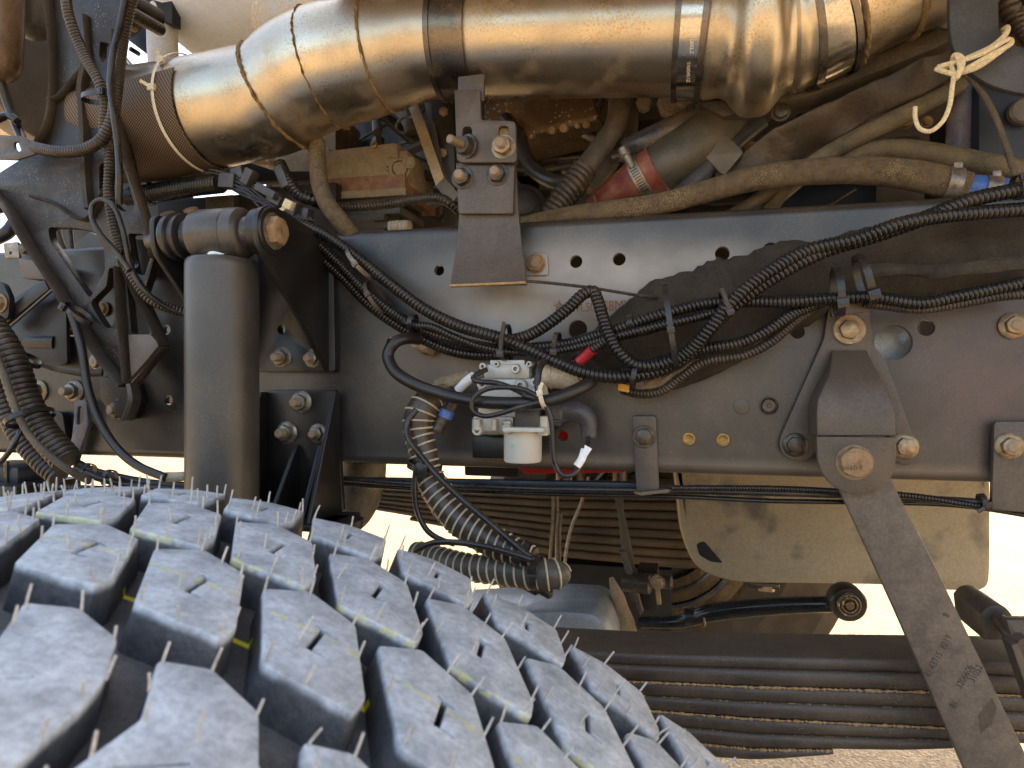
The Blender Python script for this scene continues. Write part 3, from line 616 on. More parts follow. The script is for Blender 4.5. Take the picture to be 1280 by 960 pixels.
bolt(578, 222, -.0445, 11, hg, 'stud', 'blackbolt', 'washer', L=.7); bolt(622, 218, -.0445, 11, hg, 'stud', 'blackbolt', 'washer', L=.75)
q = P(655, 300, -.02); B().box(q + [-.03, .017, -.035], (.03, .03, .02), .002).build('foot', M['bracket'], hg)
rod = hose('bare_wire', [(655, 351, -.050), (690, 354, -.040), (740, 360, -.04), (810, 371, -.03), (840, 374, -.01)], 2.0, M['blackbolt'], seg=8, label='thin black rod running right from the foot of the exhaust hanger', cat='rod')
# ------------------------------------------------------------------ exhaust
ex = thing('exhaust_pipe', P(600, 60, 0), 'big warm-toned stainless exhaust pipe running across the top', 'exhaust pipe')
EX = [(110, 162, .03, 64), (158, 157, .02, 66), (215, 150, .015, 67), (262, 141, .01, 67), (310, 131, .005, 67), (342, 123, 0, 67), (376, 99, 0, 71), (412, 84, 0, 72), (448, 75, 0, 71), (488, 65, 0, 68), (530, 56, 0, 66), (600, 51, 0, 68), (700, 47, 0, 70), (780, 45, 0, 71), (860, 42, 0, 73), (930, 41, 0, 74), (1000, 30, 0, 75), (1060, 4, 0, 73), (1110, -22, 0, 73), (1170, -48, 0, 73), (1230, -70, 0, 74)]
EA = catmull(path(EX), .003)
EPX = np.array([640 + FPX * np.dot(p[:3] - CAM, RT) / dep(p[:3]) for p in EA])
def sx_(x): return x + max(0, 850 - x) * .07
def seg_(x0, x1, ex_=0., bump=None, seg=72, name='pipe_section', mt='steel', caps=True, b=None, **kw):
    i0, i1 = np.searchsorted(EPX, [sx_(x0), sx_(x1)]); i1 = max(i1, i0 + 2); a = EA[i0:i1 + 1]; rad = a[:, 3] + ex_
    if bump is not None: rad = rad + bump(EPX[i0:i1 + 1])
    bb = B().sweep(a[:, :3], rad, seg, caps)
    return bb.build(name, M[mt], ex, **kw)
seg_(120, 308); seg_(308, 372, -.0006); seg_(372, 449, .0003); seg_(449, 533, -.0004); seg_(533, 864, .0005); 
def beadx(x, r=.0009, mt='weld'):
    i = np.searchsorted(EPX, sx_(x)); c = EA[i, :3]; t = EA[i + 1, :3] - EA[i - 1, :3]
    b = B().torus(c, t, EA[i, 3] + .0003, r, 90, 8); rn = random.Random(int(x))
    b.v = [tuple(np.array(v) + (np.array(v) - c) / .065 * rn.gauss(0, .0012)) for v in b.v]
    b.build('weld_bead', M[mt], ex)
beadx(308, .0019); beadx(372, .0010); beadx(449, .0018)
# strap clamp
seg_(533, 578, .0035, name='strap', mt='steel_dark'); seg_(531, 537, .0050, name='strap_rim', mt='steel_dark'); seg_(573, 579, .0052, name='strap_rim', mt='steel_dark')
b = B(); q = P(588, 117, -.045); b.box(q + [0, .004, .006], (.030, .006, .030), .002).build('strap_tongue', M['bracket'], ex)
# bellows casing with drain lobe
def lobe(x): return .021 * np.exp(-((x - 945) / 25.) ** 4)
seg_(864, 1003, .001, lambda x: lobe(x) + .0025 * (np.abs(np.sin((x - 880) / 7.5)) * ((x < 906) | (x > 984))), name='bellows_casing', mt='steel')
for x0, x1 in ((843, 850), (876, 884), (998, 1003), (1033, 1040)): seg_(x0, x1, .0065, name='clamp_rim', mt='steel_dark')
seg_(850, 877, .0045, name='clamp_band', mt='steel_clean'); seg_(1002, 1034, .0045, name='clamp_band', mt='steel_clean')
seg_(1003, 1240, 0, name='pipe_section', mt='steel'); beadx(1046, .003); beadx(1118, .003)
def etext(body, x, py, hpx, name='label_print', m='inkwhite'):
    i = np.searchsorted(EPX, x); c = EA[i, :3]; rd = EA[i, 3] + .0052; t = EA[i + 1, :3] - EA[i - 1, :3]; t /= np.linalg.norm(t)
    # point of the band seen at picture row py, text runs up the curve
    best = min(np.linspace(-1.2, 1.5, 200), key=lambda a: abs((480 - FPX * (c[2] - rd * math.sin(a) - 1.3) / dep(c + np.array([0, -rd * math.cos(a), -rd * math.sin(a)]))) - py))
    nrm = np.array([0, -math.cos(best), -math.sin(best)]); O = c + nrm * rd; U = np.array([0, math.sin(best), -math.cos(best)]); U = U - 0 * t
    text(body, 0, 0, 0, hpx, M[m], ex, O=O, U=U, W=np.array([t[0], 0, 0]) , name=name)
etext('10092.Z', 860, 57, 4.2); etext('TA0SV0.1Z', 858, 90, 4.2); etext('B0032', 867, 87, 3.6); etext('MPK', 1014, 62, 4)
# woven mesh wrap at the left end, held by two pale zip ties
mm_ = bpy.data.materials.new('woven_wire_wrap'); mm_.use_nodes = True; N = mm_.node_tree.nodes; L = mm_.node_tree.links; p = N['Principled BSDF']
uvn = N.new('ShaderNodeAttribute'); uvn.attribute_name = 'wv'
br = N.new('ShaderNodeTexChecker'); br.inputs['Scale'].default_value = 1; br.inputs[1].default_value = (.22, .145, .08, 1); br.inputs[2].default_value = (.018, .012, .008, 1); L.new(uvn.outputs['Vector'], br.inputs[0]); L.new(br.outputs[0], p.inputs['Base Color'])
p.inputs['Roughness'].default_value = .6; bp = N.new('ShaderNodeBump'); bp.inputs['Distance'].default_value = .002; bp.inputs['Strength'].default_value = 1; L.new(br.outputs[1], bp.inputs['Height']); L.new(bp.outputs[0], p.inputs['Normal'])
i0, i1 = np.searchsorted(EPX, [150, 268]); a = EA[max(0, i0 - 2):i1 + 1]; n = len(a); t = np.gradient(a[:, :3], axis=0); t /= np.linalg.norm(t, axis=1)[:, None]
V_ = []; st = []; K = 70; s = 0
for i in range(n):
    f_ = np.array([0, -1.0, 0]); f_ = f_ - np.dot(f_, t[i]) * t[i]; f_ /= np.linalg.norm(f_); g = np.cross(t[i], f_); g = g * (-1 if g[2] > 0 else 1)
    if i: s += np.linalg.norm(a[i, :3] - a[i - 1, :3])
    fr = i / (n - 1); A0 = -.22 - .20 * fr; A1 = 2.2
    for k in range(K):
        an = A0 + (A1 - A0) * k / (K - 1); rd = a[i, 3] + .0022
        V_.append(a[i, :3] + f_ * rd * math.cos(an) + g * rd * math.sin(an)); st.append((s / .0021 + an * rd / .0021 * .35, an * rd / .0021, 0))
F = [(i * K + k, i * K + k + 1, (i + 1) * K + k + 1, (i + 1) * K + k) for i in range(n - 1) for k in range(K - 1)]
wr = B().add(V_, F); me = wr.mesh('wire_wrap', mm_)
at = me.attributes.new('wv', 'FLOAT_VECTOR', 'POINT'); at.data.foreach_set('vector', np.array(st).ravel())
wo = link('wire_wrap', me, ex); md = wo.modifiers.new('s', 'SOLIDIFY'); md.thickness = .0012; md.offset = 0
wt = thing('zip_tie', P(197, 130, -.06), 'long pale zip tie round the woven wrap at the left end of the exhaust', 'zip tie')
def around(x, a0, a1, ofs, rr, name, par, shift=0):
    i = np.searchsorted(EPX, x); c = EA[i, :3]; tt = EA[i + 1, :3] - EA[i - 1, :3]; tt /= np.linalg.norm(tt)
    f_ = np.array([0, -1.0, 0]); f_ = f_ - np.dot(f_, tt) * tt; f_ /= np.linalg.norm(f_); g = np.cross(tt, f_); g *= (-1 if g[2] > 0 else 1); cs = []
    for k in range(40):
        an = a0 + (a1 - a0) * k / 39; rd = EA[i, 3] + ofs; cs.append(c + f_ * rd * math.cos(an) + g * rd * math.sin(an) + tt * shift * (k / 39))
    B().sweep(cs, [rr] * 40, 8, True, (.35, 1)).build(name, M['creamtie'], par); return cs
cs = around(243, -1.45, 1.9, .0045, .0022, 'band', wt, .010); q = cs[16]
B().box(cs[9], (.010, .006, .007), .001).build('tie_head', M['creamtie'], wt); B().box(q, (.009, .007, .008), .001).build('tie_head', M['creamtie'], wt)
B().bar(cs[9], cs[9] + [-.001, -.006, .012], .004, .0015, .0004).build('tie_tail', M['creamtie'], wt); B().bar(q, q + [-.010, -.008, .006], .004, .0015, .0004).build('tie_tail', M['creamtie'], wt)

# ------------------------------------------------------------------ chalky white muffler and cream pipe behind
mu = thing('white_muffler', P(330, -10, .25), 'chalky white muffler drum behind the exhaust bend', 'muffler')
c0 = P(222, -28, .26); rM = pxr(104, c0)
B().lathe(c0, (1, .0, .0), [(0, rM * .05), (.001, rM * .45), (.006, rM * .70), (.016, rM * .86), (.034, rM * .96), (.055, rM), (.60, rM)], 72).build('drum', M['white'], mu)
imt = mat('crusted_insulation_mat', (.50, .52, .50), .8, 0, (.62, .40, .20), 22, .8, (.62, .48, .28), 14, .46, 0, .9, (.62, .66, .66), 220, 1., 260)
a = catmull(path([(326, 12, .16), (365, 3, .13), (405, -2, .11), (455, -20, .10)]), .005)
B().sweep(a, [.030] * len(a), 20, True, (.5, 1.2), wob=.08).build('insulation_mat', imt, mu)
hose('cream_pipe', [(222, -40, .20, 20), (207, -8, .19, 19), (203, 30, .18, 18), (204, 70, .18, 18), (207, 110, .18, 18)], None, M['cream'], seg=32, label='cream enamel pipe bending down left of the white muffler', cat='pipe')

# ------------------------------------------------------------------ top left cluster
sp_ = thing('silver_duct', P(20, 118, .22), 'short silver duct with a brown clamp band at the left edge', 'duct')
c = P(-70, 128, .30); ax = P(64, 112, .22) - c; L_ = np.linalg.norm(ax); r_ = pxr(62, P(40, 115, .22))
B().lathe(c, ax, [(0, r_ * .93), (L_ * .8, r_ * .95), (L_ * .82, r_ * .9)], 60).build('duct_wall', M['steel_clean'], sp_)
B().lathe(c, ax, [(L_ * .8, r_ * .97), (L_ * .81, r_), (L_ * .97, r_), (L_ * .98, r_ * .97), (L_ * .98, r_ * .9)], 60).build('clamp_band', M['bracket'], sp_)
hose('brown_canister', [(4, -60, -.02, 22), (4, 60, -.02, 22), (3, 84, -.02, 20), (2, 98, -.02, 13), (2, 103, -.02, 5)], None, mat('rusty_brown_shell', (.055, .032, .018), .4, .4, (.10, .055, .025), 14, .5, (.3, .19, .1), 20, .5), seg=32, label='rusty brown rounded canister in the top left corner', cat='canister')
hose('grey_cylinder', [(42, -40, .04, 21), (42, 30, .04, 21), (41, 38, .04, 20), (41, 46, .04, 12), (41, 50, .04, 4)], None, M['greycast'], seg=28, label='short dark grey cylinder hanging beside the rusty canister', cat='cylinder')
for pts, r, lab in ([[(0, 100, -.02), (12, 135, -.01), (24, 165, -.01), (34, 190, -.02)], 5.5, 'black rod slanting down beside the silver duct'],
                    [[(-5, 150, -.03), (8, 145, -.02), (20, 150, -.02), (24, 158, 0)], 5, 'short bent black pipe end at the left edge'],
                    [[(-10, 262, .05), (8, 258, .06), (20, 272, .10), (28, 280, .12)], 7, 'fat black hose bending behind the cast bracket at the left edge'],
                    [[(-8, 300, .05), (10, 290, .05), (24, 270, .07), (36, 250, .1)], 8, 'black hose rising behind the lower left leg of the casting']):
    hose('black_hose', pts, r, M['rubber'], label=lab, cat='hose')
mb = plate('mount_tab', rounded([(-8, 168), (30, 170), (45, 192), (20, 200), (-8, 199)], 3), -.075, .004, M['bracket'], holes=[rounded([(17, 178), (24, 177), (28, 186), (23, 190), (18, 186)], 2)], label='small brown tab with a keyhole opening at the left edge', cat='tab')
# engine-bay bits seen between the arms of the casting
cl = thing('valve_cluster', P(140, 15, .03), 'dark valve cluster with dusty round caps at the top of the casting', 'valve')
for (x, y, r, d, m) in ((125, 5, 26, .02, 'darkengine'), (135, 12, 11, -.01, 'rustpan'), (100, 20, 14, .03, 'rustpan'), (166, 6, 13, .04, 'darkengine'), (170, 20, 8, .0, 'blackbolt')):
    q = P(x, y, d); rr_ = pxr(r, q); B().lathe(q, (.1, -1, -.15), [(0 - .05, rr_), (.01, rr_), (.014, rr_ * .8), (.016, rr_ * .4)], 24).build('cap', M[m], cl)
bm_ = thing('roof_beam', P(180, 60, .3), 'thin black drilled beam crossing the sky gap left of the cream pipe', 'beam')
q0, q1 = P(150, 35, .25), P(200, 80, .25)
plate('beam_plate', [(112, 14), (112, -10), (192, 40), (212, 52), (212, 82), (192, 74)], .25, .02, M['black'], bm_, holes=[(163, 61, 3)])
plate('beam_plate', [(140, 10), (196, 20), (206, 40), (206, 50), (180, 46), (140, 30)], .30, .02, M['dark'], bm_)
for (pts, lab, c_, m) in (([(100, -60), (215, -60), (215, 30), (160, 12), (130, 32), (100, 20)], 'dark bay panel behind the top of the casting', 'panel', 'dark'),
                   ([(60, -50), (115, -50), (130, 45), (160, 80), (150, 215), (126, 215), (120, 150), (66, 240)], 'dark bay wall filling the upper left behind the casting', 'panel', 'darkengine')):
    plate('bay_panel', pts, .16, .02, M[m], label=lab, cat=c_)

# ------------------------------------------------------------------ cast iron bracket on the left
cb = thing('cast_bracket', P(120, 250, -.05), 'large black cast iron truss bracket bolted to the rail at left', 'bracket')
out_ = [(58, -40), (62, 20), (66, 60), (67, 115), (62, 150), (52, 176), (30, 196), (-14, 224), (-14, 232), (6, 250), (36, 300), (68, 350), (102, 405), (128, 446), (156, 484), (146, 500), (143, 514), (151, 526), (165, 516), (168, 480), (186, 456), (206, 433), (192, 402), (178, 372), (188, 340), (196, 310), (184, 282), (170, 238), (154, 170), (146, 110), (150, 50), (158, -40)]
hl = [rounded([(60, 284), (92, 285), (118, 289), (130, 312), (131, 338), (112, 373), (98, 353), (62, 300)], 5),
      rounded([(113, 378), (133, 358), (136, 335), (143, 335), (143, 402), (137, 411), (131, 409), (120, 392)], 4),
      rounded([(124, 205), (148, 200), (156, 215), (168, 256), (166, 264), (152, 264), (134, 247), (124, 238)], 5),
      rounded([(125, 52), (136, 54), (135, 72), (128, 78), (124, 70)], 2),
      rounded([(157, 340), (176, 378), (187, 417), (164, 417)], 3), rounded([(160, 292), (178, 292), (190, 315), (180, 345), (168, 340)], 4)]
plate('web', rounded(out_, 5), -.050, .012, M['cast'], cb, holes=hl)
def rib(pts, w_, d0=-.052, d1=None, th=.016, nm='rib', m='castrib'):
    a = catmull(path([(x, y, d0) for x, y in pts]), .004); k = len(a); ww = pxr(w_ * .7, a[k // 2][:3]) * .5; th *= .65
    B().sweep(a[:, :3], [1] * k, 8, True, (th * .5, ww)).build(nm, M[m], cb)
rib([(60, -30), (64, 20), (68, 70), (68, 120), (62, 155), (50, 180)], 8, th=.03)
rib([(64, 126), (75, 122), (92, 104), (112, 82)], 9, th=.026)
rib([(110, 84), (105, 110), (107, 150), (109, 200), (112, 245), (114, 262)], 13, th=.034)
rib([(42, 246), (62, 252), (78, 260), (95, 272), (112, 274), (122, 262), (136, 232)], 6, th=.024)
rib([(-12, 236), (12, 262), (36, 303), (68, 352), (102, 407), (132, 452), (157, 482)], 9, th=.040, d0=-.056)
rib([(108, 20), (112, 60), (120, 100), (140, 130)], 7, th=.02)
rib([(149, 334), (152, 390), (156, 430), (160, 478)], 7, th=.030, d0=-.056)
rib([(155, 330), (172, 368), (190, 402), (205, 432)], 6, th=.030)
rib([(205, 433), (186, 456), (163, 480)], 7, th=.030)
rib([(146, 40), (147, 100), (152, 160), (160, 200), (176, 250), (190, 300), (192, 322)], 10, th=.028)
rib([(165, 480), (168, 500), (160, 524)], 14, th=.030)
plate('foot_pad', rounded([(124, 470), (162, 474), (172, 500), (158, 526), (142, 520), (126, 500)], 6), -.020, .020, M['cast'], cb)
plate('lower_face', [(160, 418), (188, 418), (202, 434), (164, 480)], -.058, .008, M['bracket'], cb)
plate('side_panel', rounded([(162, 298), (188, 300), (193, 345), (166, 345)], 3), -.02, .01, M['bracket'], label='brown-grey panel tucked behind the right edge of the cast bracket', cat='panel')
bolt(150, 512, -.030, 11, cb, 'stud', 'blackbolt', 'flange', (-.25, -1, 0), L=.6)
bolt(122, 451, -.004, 9, cb, 'head', 'zincgrey', None, (-.3, -1, 0)); bolt(128, 386, -.004, 7, cb, 'head', 'rustbolt', 'washer')
bolt(76, 368, -.010, 7, cb, 'head', 'rustbolt', None)
# strut and small items behind it
stt = thing('grey_strut', P(95, 300, .03), 'brown grey strut and rod seen through the opening of the casting', 'strut')
hose('strut_rod', [(66, 270, .03), (80, 320, .02), (92, 360, .01), (96, 400, 0)], 5, M['bracket'], stt)
hose('strut_rod', [(86, 268, .04), (90, 310, .03), (94, 350, .02)], 3, M['blackbolt'], stt)
plate('beige_cover', [(92, 305), (112, 290), (135, 300), (140, 318), (96, 325)], .10, .05, M['bracket'], label='beige-brown cover behind the casting above the rail', cat='cover')
ob = plate('outrigger', rounded([(22, 322), (72, 332), (70, 350), (28, 348)], 3), -.03, .03, M['bracket'], label='brown bracket arm on top of the rail at far left', cat='bracket')
plate('small_plate', rounded([(4, 304), (22, 302), (24, 322), (6, 323)], 2), -.02, .004, M['zincgrey'], label='small grey plate with a hole at far left above the rail', cat='plate', holes=[(13, 316, 2)])
bolt(31, 311, -.035, 7, ob, 'head', 'blackbolt', 'washer')
pl_ = thing('pressed_plate', P(40, 410, -.015), 'black pressed plate with a long groove on the left of the rail', 'plate')
plate('sheet', rounded([(-20, 395), (50, 352), (82, 372), (84, 455), (70, 458), (-20, 440)], 5), -.016, .006, M['black'], pl_)
hose('groove_bead', [(32, 427, -.017), (50, 427, -.018), (67, 428, -.017)], 8, M['black'], pl_, sq=(.4, 1))
B().bar(P(2, 404, -.035), P(62, 356, -.035), .016, .010, .002).build('edge_bar', M['black'], pl_); B().bar(P(8, 412, -.04), P(66, 362, -.04), .0025, .004, .0006).build('edge_lip', M['bracket'], pl_)
kp = plate('corner_bracket', rounded([(-10, 350), (4, 354), (12, 372), (10, 398), (-10, 402)], 5), -.05, .008, M['black'], label='black lug with a rusty bolt at the left edge of the rail', cat='bracket'); bolt(-1, 379, -.052, 9, kp, 'head', 'rustbolt', 'washer')
lk = plate('slotted_link', rounded([(93, 500), (108, 500), (110, 530), (100, 562), (96, 580), (84, 572), (90, 545), (92, 525)], 5), -.014, .005, M['bluegrey'], label='small blue-grey slotted lever hanging below a bolt at left', cat='lever', holes=[rounded([(97, 508), (105, 508), (104, 528), (96, 532)], 4)])
ec = plate('pocket_cover', rounded([(54, 515), (78, 515), (82, 545), (80, 575), (56, 570)], 6), -.012, .010, M['black'], label='black pocket cover beside the slotted lever', cat='cover')
bolt(113, 532, -.006, 6, rail, 'head', 'blackbolt', None)

lf_ = plate('rear_dark_backing', [(34, 214), (120, 196), (232, 214), (236, 332), (60, 334), (62, 300), (36, 276)], .34, .02, M['darkengine'], label='dark backing added far behind the cast bracket to close sky gaps', cat='panel')  # dark sheet added to block bright sky between the arms
# ------------------------------------------------------------------ wiring harness
HG = 'corrugated conduits of the wiring harness'
def cond(pts, r, label, m='conduit', pitch=None, group=HG, depth=.20, cat='conduit', nm='conduit'):
    return ribbed(nm, pts, r * 1.13, M[m], pitch=pitch or max(4.4, r * .74), depth=depth, label=label, cat=cat, group=group)
cond([(345, 273, -.035), (375, 280, -.04), (405, 293, -.042), (441, 318, -.045), (489, 356, -.05), (533, 388, -.052), (575, 408, -.055), (626, 423, -.055), (661, 437, -.055), (695, 452, -.056), (729, 465, -.06), (764, 471, -.062), (800, 469, -.062), (835, 459, -.06), (865, 440, -.058), (893, 405, -.062), (930, 372, -.066), (975, 342, -.07), (1030, 314, -.07), (1090, 296, -.07), (1150, 275, -.07), (1210, 251, -.068), (1300, 232, -.06)], 7.6, 'thickest conduit sweeping from the shock absorber eye to the far right top')
cond([(626, 428, -.040), (661, 419, -.045), (688, 403, -.05), (712, 384, -.052), (729, 368, -.055), (741, 364, -.056), (748, 378, -.058), (754, 398, -.062), (762, 420, -.068), (774, 440, -.072), (795, 456, -.070), (828, 455, -.066), (858, 441, -.066), (885, 413, -.076), (915, 376, -.08), (957, 342, -.078), (1010, 313, -.074), (1070, 299, -.078), (1125, 280, -.080), (1180, 270, -.072), (1300, 260, -.06)], 7.4, 'conduit making a sharp peak beneath the exhaust hanger before turning right')
cond([(360, 282, -.022), (385, 294, -.028), (420, 325, -.03), (454, 360, -.034), (496, 394, -.036), (533, 414, -.038), (575, 427, -.04), (626, 436, -.042), (672, 434, -.040), (712, 429, -.040), (747, 419, -.05), (781, 408, -.062), (815, 396, -.066), (845, 388, -.068), (880, 380, -.064), (930, 377, -.058), (990, 377, -.056), (1046, 373, -.056), (1095, 372, -.056), (1150, 379, -.052), (1200, 370, -.05), (1300, 349, -.045)], 6.8, 'middle conduit running right across the fabric sleeve at mid height')
cond([(405, 325, -.018), (430, 348, -.020), (460, 379, -.022), (489, 401, -.024), (516, 417, -.026), (557, 436, -.026), (590, 443, -.028), (640, 443, -.03)], 6.4, 'lowest conduit of the left bundle just above the round black hose')
cond([(500, 400, -.034), (516, 406, -.045), (540, 409, -.050), (565, 420, -.048), (600, 433, -.046), (640, 440, -.046), (690, 439, -.046), (735, 430, -.050), (780, 418, -.066), (825, 407, -.07), (870, 397, -.07), (905, 388, -.07)], 4.8, 'thin conduit looping over a tie in the middle of the bundle')
cond([(718, 452, -.04), (730, 444, -.045), (745, 434, -.055), (770, 422, -.058), (805, 414, -.06), (840, 404, -.062), (880, 394, -.062)], 5.4, 'short conduit leaving the red sleeve towards the right')
cond([(790, 462, -.05), (830, 450, -.05), (881, 436, -.056), (926, 428, -.058), (960, 412, -.058), (988, 394, -.05), (1030, 376, -.03)], 6.6, 'conduit dipping below the fabric sleeve towards the triangular bracket')
cond([(778, 487, -.03), (800, 492, -.035), (826, 489, -.04), (850, 472, -.046), (880, 453, -.05), (930, 444, -.052), (962, 428, -.05), (990, 405, -.04), (1012, 388, -.03)], 5.6, 'lowest thin conduit under the fabric sleeve beside the orange tab', 'conduit_dusty')
cond([(1080, 378, -.050), (1115, 383, -.048), (1150, 386, -.048), (1200, 379, -.046), (1250, 370, -.045), (1300, 366, -.045)], 6.0, 'second of the two conduits leaving at the right edge below the sleeve', 'conduit_dusty')
rs = hose('red_sleeve', [(723, 453, -.046), (731, 446, -.048), (741, 437, -.054)], 6.6, M['redsleeve'], label='small red shrink sleeve on the thin conduit above the beige filter', cat='sleeve')
# woven dark fabric sleeve
a = catmull(path([(745, 452, .0, 20), (775, 432, .0, 38), (815, 415, -.002, 52), (860, 400, -.004, 60), (915, 385, -.004, 62), (970, 362, -.004, 56), (1030, 343, -.006, 46), (1080, 332, -.006, 44), (1130, 328, -.006, 50), (1190, 322, -.006, 50), (1300, 315, -.006, 48)]), .006)
rn = random.Random(5); wv = [1 + .05 * math.sin(i * .55) + .04 * rn.uniform(-1, 1) for i in range(len(a))]
fs = B().sweep(a[:, :3], a[:, 3] * wv, 40, True, (.52, 1), wob=.035).build('fabric_sleeve', M['fabric'], label='wide dark woven fabric sleeve running right over the rail', cat='fabric sleeve')
fs2 = hose('cloth_strip', [(1085, 338, -.045, 9), (1120, 336, -.048, 7), (1180, 339, -.05, 8), (1240, 332, -.05, 9), (1300, 328, -.05, 9)], None, M['fabric'], fs, sq=(.5, 1), wob=.2)
hose('cloth_tail', [(775, 470, -.012, 12), (820, 476, -.014, 14), (880, 462, -.014, 12), (960, 425, -.01, 8)], None, M['fabric'], fs, sq=(.6, 1), wob=.1)
cr_ = hose('frayed_wrap', [(775, 486, -.02, 5), (800, 484, -.03, 7), (835, 476, -.038, 8), (862, 458, -.042, 7), (880, 452, -.03, 4)], None, M['sandcast'], wob=.25, step=.002, label='frayed sandy wrap under the conduits right of the beige filter', cat='wrap')
plate('orange_tab', rounded([(773, 479), (788, 482), (786, 491), (772, 488)], 2), -.038, .006, M['yellow'], label='tiny orange tab below the harness', cat='tab')
# ties on the harness
tie(452, 330, -.045, -130, 24, -.2, label='pale worn tie across the left bundle near the shock bracket', m='zincgrey', bw=2.6, dy=.022)
tie(470, 372, -.032, -120, 22, .1, label='second tie across the left bundle, lower down the slope', m='bracket', bw=2.4, dy=.02)
tie(516, 403, -.046, -80, 10, 0, label='black tie at the left end of the thin looping conduit', dy=.010, head=False)
tie(632, 428, -.050, -85, 22, -.7, label='black tie with its tail standing up in the middle of the bundle', tail=(630, 402), dy=.018)
tie(696, 430, -.046, -85, 14, -.8, label='black tie with a stubby tail between the two crossing conduits', tail=(694, 418), dy=.014)
tie(793, 470, -.062, -80, 18, 0, label='black tie where the two thick conduits meet at the lowest point', dy=.014, head=False)
tie(838, 408, -.064, 82, 54, .12, label='large black tie round the fabric sleeve with a white tail end', dy=.024, bw=3.4, hs=.9)
tie(907, 380, -.07, -110, 16, -.8, label='black tie with a tail where the conduits cross the sleeve', tail=(902, 360), dy=.014)
tie(788, 404, -.06, -100, 9, 0, label='small tie on the middle conduit beside the sharp peak', dy=.01, head=False)
tie(1047, 365, -.060, 85, 30, .55, label='left of the two big ties above the triangular bracket', bw=4.5, dy=.016, hs=1.0)
tie(1080, 350, -.064, 75, 32, .7, label='right of the two big ties above the triangular bracket', bw=4.5, dy=.018, hs=1.0)
tb = plate('tie_mount', rounded([(1037, 372), (1090, 366), (1093, 388), (1040, 396)], 2), -.045, .008, M['bracket'], label='grey-brown tie mount block above the triangular bracket', cat='mount block')

# conduits and cables over the casting at left
cond([(80, -20, -.09), (86, 20, -.09), (97, 50, -.085), (111, 80, -.085), (125, 105, -.085), (132, 130, -.082), (130, 160, -.080), (137, 185, -.080), (137, 215, -.08), (136, 240, -.08), (140, 268, -.08), (147, 300, -.08), (157, 328, -.08), (170, 352, -.078), (188, 374, -.072), (212, 385, -.062), (240, 392, -.05)], 5.9, 'dusty conduit winding down the whole cast bracket at left', 'conduit_dusty', group=None, pitch=4.2)
cond([(170, -20, -.08), (160, 15, -.08), (153, 50, -.08), (148, 90, -.085), (144, 125, -.09), (140, 150, -.092), (128, 173, -.092), (108, 186, -.09), (80, 190, -.088), (55, 187, -.08), (35, 182, -.06)], 6.8, 'conduit coming down and turning left across the cast bracket', 'conduit_dusty', group=None, pitch=4.4)
def cab(pts, r, lab, m='cable', nm='black_cable', cat='cable'): return hose(nm, pts, r, M[m], label=lab, cat=cat, seg=12)
cab([(160, -20, -.095), (150, 30, -.095), (141, 70, -.1), (138, 105, -.1), (142, 140, -.1), (147, 180, -.095), (149, 215, -.095), (149, 256, -.09)], 4.2, 'smooth cable hanging straight down beside the cast bracket')
cab([(162, 338, -.095), (146, 315, -.095), (126, 293, -.1), (115, 272, -.1), (116, 256, -.1), (128, 249, -.1), (142, 258, -.1), (152, 282, -.098), (158, 308, -.095), (164, 335, -.09), (180, 362, -.085), (205, 382, -.07), (240, 396, -.05)], 3.3, 'smooth cable tied in a loop on the cast bracket')
cab([(90, 392, -.075), (101, 430, -.075), (110, 485, -.078), (124, 525, -.08), (146, 560, -.085), (172, 582, -.09), (207, 597, -.09)], 5.2, 'thick smooth cable curving down to the beige end beside the shock', 'rubber')
tie(160, 325, -.082, 65, 13, 0, label='black tie holding the loop cable to the dusty conduit', dy=.012, group=None)
tie(98, 392, -.066, 35, 22, -.6, label='black tie round the left leg of the cast bracket', dy=.012, group=None)
tie(125, 122, -.085, 0, 24, .7, label='black tie across the conduits high on the cast bracket', dy=.014, group=None)
a_ = hose('beige_hose_end', [(207, 596, -.085, 6), (222, 596, -.08, 6), (240, 594, -.07, 6)], None, M['beige'], label='beige hose end left of the shock absorber foot', cat='hose end')
# thick ribbed hoses in the lower left
ribbed('ribbed_hose', [(-14, 405, -.10), (5, 432, -.10), (20, 465, -.10), (32, 500, -.10), (50, 535, -.10), (84, 576, -.10)], 18, M['conduit_dusty'], pitch=7.5, depth=.14, seg=22, label='fat ribbed hose sloping down behind the tyre at far left', cat='ribbed hose')
ribbed('ribbed_hose', [(-20, 455, -.085), (2, 495, -.085), (22, 540, -.085), (50, 575, -.085), (74, 596, -.085)], 13, M['conduit_dusty'], pitch=6.5, depth=.14, seg=20, label='thinner ribbed hose lying under the fat ribbed hose', cat='ribbed hose')
cab([(-10, 430, -.125), (6, 470, -.128), (20, 510, -.13), (34, 540, -.13), (58, 566, -.128), (90, 590, -.12), (112, 602, -.10)], 4.4, 'cable lying along the fat ribbed hose', 'rubber_dusty')
tie(38, 522, -.11, -30, 22, 0, label='black tie round the fat ribbed hose', dy=.028, head=False, group=None, bw=3)
tie(36, 450, -.08, 30, 16, 0, label='black tie buckle above the fat ribbed hose', dy=.012, group=None)
cab([(45, 452, -.06), (70, 460, -.055), (105, 466, -.05), (128, 466, -.04)], 4.6, 'brown dusty cable running right from the ribbed hose tie', 'rubber_dusty')
cab([(30, 530, -.11), (15, 560, -.12), (-10, 590, -.12)], 3.4, 'black cable slanting to the left edge below the ribbed hose')
